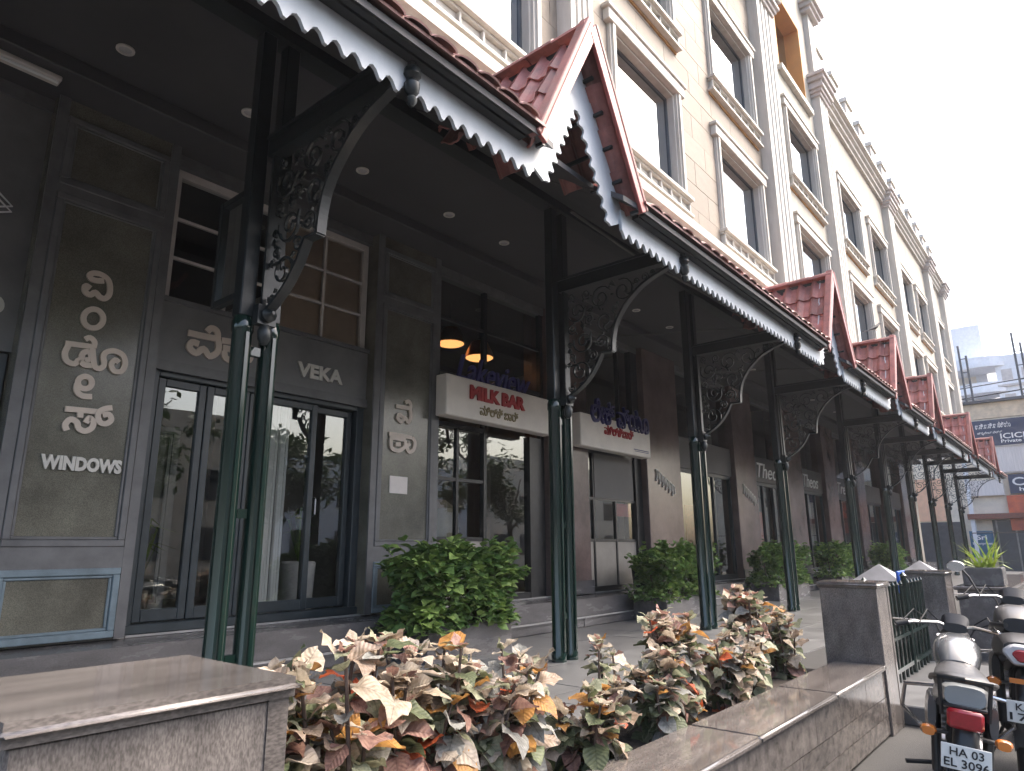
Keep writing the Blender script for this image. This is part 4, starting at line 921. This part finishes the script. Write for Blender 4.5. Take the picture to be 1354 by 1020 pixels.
hedge('nearest clipped green hedge below the white notice', 'stone box under the nearest hedge', 4.92, 6.2, 5.17, 5.75, -.03, 4600, .12, True, 1)
hedge('clipped green hedge beyond the second column', 'stone box under the second hedge', 9.95, 11.75, 5.2, 5.78, -.03, 4200, .10, False, 2)
hedge('clipped green hedge behind the fourth column', 'stone box under the third hedge', 14.9, 16.9, 5.2, 5.78, .0, 3200, .11, False, 3)
hedge('small clipped hedge left of the fifth column', 'stone box under the fourth hedge', 19.6, 21.4, 5.2, 5.78, .0, 2200, .12, False, 4)
hedge('farthest clipped hedge near the end of the arcade', 'stone box under the farthest hedge', 25.5, 27.5, 5.2, 5.78, .0, 1800, .13, False, 5)
# ================================================================== motorcycles (local: +x forward, +y left, ground 0)
def loft(secs, seg=14):
    # secs: (x, cy, cz, half width, half height, squareness)
    m = MB(); n = len(secs)
    for x, cy, cz, hw, hh, p in secs:
        for k in range(seg):
            t = 2 * math.pi * k / seg; c, s = math.cos(t), math.sin(t)
            m.v.append((x, cy + hw * math.copysign(abs(c) ** p, c), cz + hh * math.copysign(abs(s) ** p, s)))
    for i in range(n - 1):
        for k in range(seg): m.f.append((i * seg + k, i * seg + (k + 1) % seg, (i + 1) * seg + (k + 1) % seg, (i + 1) * seg + k))
    m.f.append(tuple(range(seg))[::-1]); m.f.append(tuple((n - 1) * seg + k for k in range(seg))); return m
def arcp(cx, cz, r, a0, a1, n, y=0): return [(cx + r * math.cos(R(a0 + (a1 - a0) * i / n)), y, cz + r * math.sin(R(a0 + (a1 - a0) * i / n))) for i in range(n + 1)]
def motorcycle(lab, loc, rz, lean, body, plate, style, scl=1):
    t = thing('motorcycle', lab, 'motorcycle', loc, (lean, 0, rz), 'motorcycles parked by the wall'); t.scale = (scl, scl, scl)
    def B(m, n, mat, p=None, bevel=0, smooth=True): return m.build(n, mat, p or t, bevel, smooth, world=False)
    for cx, wd in ((0, .055), (1.27, .045)):
        tv = MB(); N, K = 36, 10
        for i in range(N):
            a = 2 * math.pi * i / N
            for k in range(K):
                b = 2 * math.pi * k / K; r_ = .262 + .045 * math.cos(b); tv.v.append((cx + r_ * math.cos(a), wd * math.sin(b), .305 + r_ * math.sin(a)))
        for i in range(N):
            for k in range(K): tv.f.append((i * K + k, i * K + (k + 1) % K, ((i + 1) % N) * K + (k + 1) % K, ((i + 1) % N) * K + k))
        wh = B(tv, 'wheel', 'rubber')
        rm = MB(); rm.tube(arcp(cx, .305, .225, 0, 350, 35), .018, 6, closed=True); B(rm, 'rim', 'alloy', wh)
        sp = MB()
        for q in range(6):
            a = q * math.pi / 3; sp.tube([(cx, 0, .305), (cx + .22 * math.cos(a), 0, .305 + .22 * math.sin(a))], [.025, .014], 6)
        B(sp, 'spoke', 'black_metal', wh); B(MB().lathe([(.05, -.07), (.06, -.05), (.06, .05), (.05, .07)], (cx, 0, .305), 14, 'y'), 'hub', 'alloy', wh)
    # mudguards
    m = MB()
    for (cx, r_, a0, a1) in ((0, .345, 20, 185), (1.27, .345, 40, 165)):
        P = arcp(cx, .305, r_, a0, a1, 12); b = len(m.v)
        for x, _, z in P:
            for yy, dz in ((-.07, -.03), (-.05, .0), (0, .008), (.05, 0), (.07, -.03)): m.v.append((x, yy, z + dz))
        for i in range(12):
            for k in range(4): m.f.append((b + i * 5 + k, b + i * 5 + k + 1, b + (i + 1) * 5 + k + 1, b + (i + 1) * 5 + k))
    B(m, 'mudguard', 'black_plastic')
    B(loft([(-.34, 0, .60, .05, .10, .7), (-.43, 0, .54, .055, .13, .7), (-.47, 0, .47, .05, .11, .7)]), 'tail_guard', 'black_plastic')
    # frame, engine, exhaust
    f = MB()
    f.tube([(1.02, 0, .86), (.85, 0, .5), (.62, 0, .28), (.2, 0, .3)], .02, 8).tube([(1.02, 0, .84), (.55, 0, .74), (-.3, .1, .73)], .02, 8).tube([(.55, 0, .74), (-.3, -.1, .73)], .02, 8).tube([(.2, .08, .32), (0, .09, .305)], .022, 8).tube([(.2, -.08, .32), (0, -.09, .305)], .022, 8)
    f.tube([(-.02, .11, .33), (.02, .12, .66)], .026, 10).tube([(-.02, -.11, .33), (.02, -.12, .66)], .026, 10); B(f, 'frame', 'black_metal')
    e = MB().lathe([(.09, -.13), (.12, -.1), (.12, .1), (.09, .13)], (.42, 0, .33), 16, 'y').box(.3, .68, -.1, .1, .24, .42)
    for q in range(6): e.box(.56, .74, -.085, .085, .43 + q * .03, .445 + q * .03)
    e.box(.59, .71, -.06, .06, .42, .62); B(e, 'engine', 'alloy', bevel=.004)
    B(MB().tube([(.7, -.05, .5), (.78, -.1, .36), (.6, -.15, .24), (.25, -.16, .26)], .02, 8).tube([(.25, -.16, .26), (.1, -.17, .28), (-.38, -.19, .36)], [.035, .05, .045], 12), 'exhaust', 'chrome')
    # bodywork
    B(loft([(.42, 0, .80, .09, .05, .8), (.5, 0, .83, .11, .08, .75), (.7, 0, .85, .13, .10, .7), (.88, 0, .86, .12, .10, .75), (.97, 0, .87, .08, .07, .8)]), 'fuel_tank', body)
    if style == 'a':
        B(loft([(.45, 0, .80, .09, .045, .7), (.25, 0, .785, .125, .05, .6), (-.05, 0, .80, .13, .05, .6), (-.30, 0, .835, .115, .045, .6), (-.36, 0, .83, .09, .03, .6)]), 'seat', 'black_plastic')
        B(loft([(.1, 0, .70, .13, .06, .7), (-.15, 0, .745, .135, .07, .7), (-.36, 0, .79, .105, .055, .6), (-.46, 0, .80, .085, .045, .55)]), 'tail_cowl', 'silver_paint')
        B(MB().tube([(-.05, .14, .80), (-.3, .135, .85), (-.45, .105, .875), (-.52, .0, .885), (-.45, -.105, .875), (-.3, -.135, .85), (-.05, -.14, .80)], .013, 8).tube([(-.45, .105, .875), (-.44, .095, .70)], .011, 6).tube([(-.45, -.105, .875), (-.44, -.095, .70)], .011, 6), 'grab_rail', 'black_metal')
        B(MB().box(-.50, -.42, -.075, .075, .655, .745), 'tail_light', 'lens_red', bevel=.014)
        B(MB().box(-.475, -.4, -.09, .09, .745, .76), 'light_hood', 'black_plastic', bevel=.004)
    else:
        B(loft([(.45, 0, .80, .09, .05, .7), (.2, 0, .80, .13, .05, .6), (-.1, 0, .86, .12, .055, .6), (-.32, 0, .92, .09, .04, .6)]), 'seat', 'black_plastic')
        B(loft([(.12, 0, .68, .14, .08, .7), (-.15, 0, .78, .15, .08, .7), (-.40, 0, .82, .13, .07, .7), (-.52, 0, .80, .10, .05, .6)]), 'tail_cowl', 'black_plastic')
        B(MB().prism([(-.11, .80), (-.06, .84), (.06, .84), (.11, .80), (.06, .73), (-.06, .73)], -.555, -.47, 'x'), 'tail_light', 'lens_clear', bevel=.012)
        B(MB().prism([(-.065, .79), (-.04, .815), (.04, .815), (.065, .79), (.035, .75), (-.035, .75)], -.565, -.5, 'x'), 'tail_lens', 'lens_red', bevel=.008)
        B(MB().tube([(-.1, .15, .86), (-.4, .14, .92), (-.5, .08, .93)], .014, 8).tube([(-.1, -.15, .86), (-.4, -.14, .92), (-.5, -.08, .93)], .014, 8), 'grab_rail', 'black_metal')
        B(MB().box(-.56, -.545, -.08, .08, .64, .665), 'reflector', 'lens_amber')
    for s in (-1, 1):
        B(loft([(.3, s * .12, .58, .02, .10, .8), (.12, s * .14, .60, .03, .12, .8), (-.12, s * .135, .64, .02, .08, .8)]), 'side_panel', body)
        B(MB().tube([(-.44, s * .07, .62), (-.45, s * .12, .62)], .01, 6), 'indicator_stalk', 'black_plastic')
        B(loft([(-.49, s * .15, .62, .026, .02, .7), (-.46, s * .15, .62, .036, .026, .8), (-.42, s * .15, .62, .02, .015, .8)]), 'indicator', 'lens_amber')
        B(MB().tube([(1.0, s * .085, .92), (1.12, s * .085, .62), (1.27, s * .085, .305)], [.022, .024, .03], 10), 'fork', 'alloy')
        if style == 'b': B(MB().tube([(.94, s * .2, 1.0), (.92, s * .26, 1.12), (.91, s * .30, 1.17)], .007, 6), 'mirror_stalk', 'black_metal')
        if style == 'b': B(loft([(.895, s * .34, 1.19, .055, .035, .9), (.91, s * .34, 1.19, .06, .04, .9), (.95, s * .34, 1.19, .03, .02, .9)]), 'mirror', 'chrome' if s > 0 else 'black_plastic')
        B(MB().tube([(.86, s * .27, .985), (.82, s * .34, .965)], .018, 10), 'grip', 'rubber')
        B(MB().tube([(.93, s * .22, 1.0), (.96, s * .36, .985)], .006, 6), 'lever', 'chrome')
        B(MB().tube([(.2, s * .1, .32), (.15, s * .26, .30)], .012, 8), 'foot_peg', 'rubber')
    B(MB().tube([(.82, .34, .965), (.88, .24, .99), (.97, .1, 1.0), (1.0, 0, .97), (.97, -.1, 1.0), (.88, -.24, .99), (.82, -.34, .965)], .012, 8), 'handlebar', 'chrome')
    hd = B(loft([(1.02, 0, .88, .05, .05, 1), (1.08, 0, .88, .095, .10, .9), (1.15, 0, .87, .10, .105, .9)]), 'headlight', 'black_plastic'); B(MB().lathe([(.09, 1.15), (.07, 1.17), (.02, 1.18)], (0, 0, .87), 16, 'x'), 'lens', 'lens_clear', hd)
    B(loft([(.97, 0, .98, .07, .03, .8), (1.02, 0, 1.02, .08, .05, .8), (1.06, 0, 1.0, .06, .04, .8)]), 'instrument_pod', 'black_plastic')
    for q, (yy, zz) in enumerate(((.3, .99), (-.3, .99), (.2, 1.0), (-.22, 1.0))):
        B(MB().tube([(.88, yy, zz), (1.02, yy * .8, zz + .07), (1.1, yy * .35, zz - .02), (1.04, yy * .1, .8)], .005, 5), 'cable', 'rubber')
    B(MB().tube([(.72, .06, .4), (.9, .2, .36), (.86, .3, .46), (.72, .28, .62), (.66, .05, .66)], .013, 8).tube([(.72, -.06, .4), (.9, -.2, .36), (.86, -.3, .46), (.72, -.28, .62), (.66, -.05, .66)], .013, 8), 'crash_guard', 'chrome')
    B(MB().box(-.02, .3, .10, .125, .30, .40), 'chain_case', 'black_plastic', bevel=.01)
    B(MB().tube([(.35, .1, .26), (.28, .2, .02), (.27, .24, .005)], .011, 6), 'side_stand', 'black_metal')
    npx = -.515 if style == 'a' else -.575
    npz = .535 if style == 'a' else .50
    n = B(MB().box(npx - .004, npx, -.10, .10, npz - .055, npz + .055), 'number_plate', 'plate_white', smooth=False, bevel=.002)
    text('lettering', plate[0], npx - .006, .065 if style == 'a' else .06, npz + .007, .135, .036, 'black_plastic', n, .003, .012, 0, '-x', False)
    text('lettering', plate[1], npx - .006, .088, npz - .043, .178, .038, 'black_plastic', n, .003, .012, 0, '-x', False)
    return t
motorcycle('silver and black motorcycle with plate HA 03 EL 3096 in the right foreground', (4.55, .765, STREET), R(9), R(7), 'tank_grey', ('HA 03', 'EL 3096'), 'a')
motorcycle('black motorcycle with red diamond tail light cut off by the right edge', (5.86, .56, STREET), R(6), R(5), 'black_plastic', ('KA 05', '1739'), 'b', 1.1)
# ================================================================== far end of the street
BX = 44.0
rb = thing('roadside_building', 'low cream building across the far end of the arcade, carrying signboards', 'building', (48, 5, STREET))
Bx(BX, 54, -6, 16, STREET, 6.6).build('wall', 'far_wall', rb); Bx(BX - .05, 54, -6, 16, 6.62, 7.45).build('parapet', 'far_brick', rb); Bx(BX - .25, 54, -6, 16, 7.46, 7.6).build('coping', 'shutter', rb)
Bx(BX - .05, BX, 5.9, 9.5, 1.3, 3.6).build('wall', 'wall_peach', rb); Bx(BX - .06, BX, 5.25, 7.3, STREET, 1.25).build('shutter', 'shutter', rb); Bx(BX - .06, BX, 7.9, 10.5, STREET, 1.25).build('shutter', 'shutter', rb)
for k in range(10): Bx(BX - .09, BX - .06, 5.25, 7.3, STREET + .15 + k * .27, STREET + .2 + k * .27).build('slat', 'shutter', rb)
Bx(BX - .5, BX, -1, 5.0, 1.35, 1.62).build('awning', 'brick_red', rb); Bx(BX - .08, BX, 1.6, 4.0, STREET, 1.3).build('shutter', 'window_dark', rb)
for y_ in (2.2, 3.0, 3.8): Bx(BX - .12, BX - .08, y_, y_ + .07, STREET, 1.3).build('mullion', 'alloy', rb)
Bx(BX - .25, BX, 3.25, 4.7, 2.55, 3.35).build('duct_box', 'tarp_grey', rb)
Bx(BX - .4, BX, 4.72, 4.9, STREET, 6.6).build('downpipe', 'far_pale', rb)
def board(nm, lab, y0, y1, z0, z1, mat, texts=(), x=BX - .15):
    t = thing(nm, lab, 'sign', (x, (y0 + y1) / 2, z0)); Bx(x - .08, x, y0, y1, z0, z1).build('panel', mat, t, bevel=.01)
    for s, yy, z, wd, h, mt in texts: text('lettering', s, x - .09, yy, z, wd, h, mt, t, .02, .015, 0, '-x')
    return t
board('signboard', 'navy signboard with white ICICI lettering at the right edge', -.5, 4.25, 5.12, 6.5, 'navy_board', [('ಐ.ಸಿ.ಐ.ಸಿ.ಐ ಸೆಕ್ಯು', 4.05, 6.05, 1.55, .3, 'letter_white'), ('ಪ್ರೈವೇಟ್ ವೆಲ್ತ್', 4.0, 5.72, 1.1, .17, 'letter_white'), ('ICICI Sec', 3.02, 5.45, 1.9, .28, 'letter_white'), ('Private Wealth', 3.02, 5.24, 1.9, .17, 'letter_white')])
MB().stroke([(3.35, 5.3), (3.2, 5.45), (3.22, 5.65), (3.3, 5.7)], .06, BX - .25, BX - .235).v
hb = thing('hoarding', 'blank pale grey hoarding sheet below the navy signboard', 'hoarding', (BX - .2, 2, 3.7))
Bx(BX - .22, BX - .14, -.5, 4.15, 3.72, 5.05).build('panel', 'tarp_grey', hb); MB().box(BX - .26, BX - .2, -.5, 4.15, 5.05, 5.11).box(BX - .26, BX - .2, -.5, 4.15, 3.64, 3.7).build('rail', 'alloy', hb)
board('signboard', 'small dark signboard with white lettering between hoarding and orange poster', 0, 3.0, 2.6, 3.58, 'navy_board', [('Cure', 2.85, 3.0, 1.6, .42, 'letter_white'), ('health', 2.6, 2.72, 1.2, .2, 'letter_white')])
board('poster_board', 'orange picture poster at the right picture edge', .3, 3.2, .75, 2.52, 'poster_orange', [('O', 2.55, .9, .45, .3, 'letter_white')])
board('signboard', 'blue shop sign at street level behind the last columns', 4.02, 5.05, -.6, .75, 'blue_board', [('Sri', 4.75, .3, .45, .25, 'far_pale'), ('Enterprises', 4.95, .02, .85, .16, 'far_pale')], BX - .3)
fb = thing('balcony_building', 'hazy white far building with curved balconies above the roadside building', 'building', (78, 8, STREET))
Bx(78, 90, 5.6, 18, STREET, 21).build('wall', 'far_pale', fb)
for z_ in (11.2, 13.6, 16.0):
    P = [(78, 9.5)] + [(78 - 3.6 * math.sin(R(a)), 5.3 + 3.9 * math.cos(R(a)) * .9 + .6) for a in range(15, 180, 15)] + [(78, 3.0)]
    MB().prism(P, z_, z_ + .35, 'z').build('balcony', 'far_pale', fb); MB().prism([(78 + (p[0] - 78) * .95, p[1] * .97 + .15) for p in P], z_ + .35, z_ + 1.0, 'z').build('balcony_rail', 'far_pale', fb)
    Bx(77.95, 78, 6.5, 8.5, z_ - 1.6, z_ - .1).build('window', 'far_wall', fb)
pb = thing('tank_building', 'hazy pale far block behind the wires at the right edge', 'building', (75, 2, STREET))
Bx(75, 85, -3, 4.7, STREET, 16.9).build('wall', 'far_pale', pb)
for z_ in (12.3, 14.6):
    for y_ in (-1.5, .3, 2.0, 3.5): Bx(74.95, 75, y_, y_ + .8, z_, z_ + 1).build('window', 'capital_grey', pb)
Bx(74.8, 75, -3, 4.7, 14.0, 14.2).build('band', 'capital_grey', pb)
for y_, z1, lab in ((4.45, 11.3, 'pair of thin steel poles on the cream roof, left'), (1.87, 11.6, 'pair of thin steel poles on the cream roof, right')):
    t = thing('steel_pole', lab, 'pole', (46, y_, 7.6))
    for d in (0, .32): MB().tube([(46, y_ - d, 7.5), (46, y_ + .02 - d, z1 - d * 2)], .06, 8).build('pole', 'shutter', t, smooth=True)
    for q in range(4): MB().tube([(46, y_, 8.1 + q * .8), (46, y_ - .32, 8.1 + q * .8)], .03, 5).build('rung', 'shutter', t)
def wire(p, q, sag, lab, r=.012):
    p, q = Vector(p), Vector(q); P = []
    for i in range(13):
        u = i / 12; c = p.lerp(q, u); c.z -= sag * 4 * u * (1 - u); P.append(c)
    tag(MB().tube(P, r, 5).build('overhead_wire', 'rubber'), lab, 'wire', 'overhead wires at the far end')
wire((46, 14, 8.6), (46, -6, 9.6), .3, 'upper overhead wire crossing the pale sky at right', .03); wire((46, 14, 7.9), (46, -6, 9.0), .25, 'lower overhead wire just above the cream roof', .035)
wire((40.5, 3.2, 11.2), (30, -6, 9.8), .4, 'thin wire high against the white sky'); wire((37.1, 4.2, .55), (37.1, -4, .62), .02, 'thin cable stretched low behind the last columns', .02)
# bird on the third gable ridge
bt = thing('bird', 'small dark bird perched on the third gable ridge', 'bird', (15.7, 2.95, 4.47), (0, 0, R(-35)))
loft([(-.14, 0, .02, .012, .008, 1), (-.06, 0, .05, .03, .028, 1), (.02, 0, .085, .045, .045, 1), (.08, 0, .12, .04, .042, 1), (.12, 0, .165, .026, .026, 1), (.15, 0, .185, .026, .026, 1), (.172, 0, .185, .012, .012, 1), (.205, 0, .178, .002, .002, 1)], 10).build('body', 'bird_black', bt, 0, True, world=False)
MB().prism([(-.15, .02), (-.30, -.02), (-.30, -.035), (-.13, .0)], -.022, .022, 'y').build('tail', 'bird_black', bt, world=False)
for s in (-1, 1): MB().tube([(.02, s * .02, .06), (.025, s * .02, .0)], .005, 5).build('leg', 'bird_black', bt, world=False)
# ================================================================== the other side of the street (seen only in the glass)
for i, (x0, x1, h, mt) in enumerate([(-16, 2, 5.5, 'far_wall'), (3.5, 20, 7, 'far_brick'), (21.5, 38, 5.5, 'far_pale'), (39, 60, 7, 'far_wall')]):
    t = thing('opposite_building', ['low cream', 'brown', 'pale grey', 'tall cream'][i] + ' building across the street, reflected in the shop glass', 'building', ((x0 + x1) / 2, -22, STREET))
    Bx(x0, x1, -30, -22, STREET, h).build('wall', mt, t)
    for fl in range(3):
        x = x0 + 1
        while x < x1 - 2:
            if STREET + 1.2 + fl * 3 + 1.6 < h: Bx(x, x + 1.5, -22.02, -21.95, STREET + 1.0 + fl * 3, STREET + 2.6 + fl * 3).build('window', 'dark_glassy', t)
            x += 3.1
def tree(x, y, h, cr, lab, seed):
    r = random.Random(seed); t = thing('street_tree', lab, 'tree', (x, y, STREET), group='trees across the street')
    m = MB().tube([(x, y, STREET), (x + .1, y, STREET + h * .3), (x, y + .1, STREET + h * .55)], [.22, .16, .1], 8)
    for k in range(6):
        a = r.uniform(0, 6.28); m.tube([(x + .05, y, STREET + h * (.35 + .03 * k)), (x + cr * .6 * math.cos(a), y + cr * .6 * math.sin(a), STREET + h * r.uniform(.6, .85))], [.09, .03], 6)
    m.build('trunk', 'bark', t, smooth=True); c = MB()
    cl = [(x + r.gauss(0, cr * .5), y + r.gauss(0, cr * .5), STREET + h * r.uniform(.5, .98), r.uniform(.5, 1.0)) for _ in range(22)]
    for k in range(2200):
        a, b, z, s = r.choice(cl); p = Vector((a + r.gauss(0, s * .5), b + r.gauss(0, s * .5), z + r.gauss(0, s * .35)))
        d = Vector((r.uniform(-1, 1), r.uniform(-1, 1), r.uniform(-.6, .6))).normalized() * .22; e = d.cross(Vector((r.uniform(-1, 1), r.uniform(-1, 1), 1))).normalized() * .09
        c.add([p - d, p + e, p + d, p - e], [(0, 1, 2, 3)])
    c.build('crown', 'tree_leaf', t, recalc=False)
for i, (x, y, h, cr) in enumerate([(1, -13, 6.5, 2.4), (9, -12, 7.5, 2.8), (16, -13.5, 6.5, 2.5), (23, -12.5, 7.5, 2.8), (31, -13, 6.5, 2.4)]):
    tree(x, y, h, cr, ['first', 'second', 'third', 'fourth', 'fifth'][i] + ' leafy tree across the street, reflected in the shop glass', 70 + i)
# ================================================================== hazy air
hz = Bx(-20, 140, -36, 60, STREET - 1, 23).build('haze', None)
tag(hz, kind='stuff')
hm = bpy.data.materials.new('haze'); hm.use_nodes = True; N = hm.node_tree.nodes; N.remove(N['Principled BSDF'])
pv_ = N.new('ShaderNodeVolumePrincipled'); pv_.inputs['Color'].default_value = (.9, .92, 1, 1); pv_.inputs['Density'].default_value = .0008; pv_.inputs['Anisotropy'].default_value = .3
hm.node_tree.links.new(pv_.outputs[0], N['Material Output'].inputs['Volume']); hz.data.materials.append(hm)
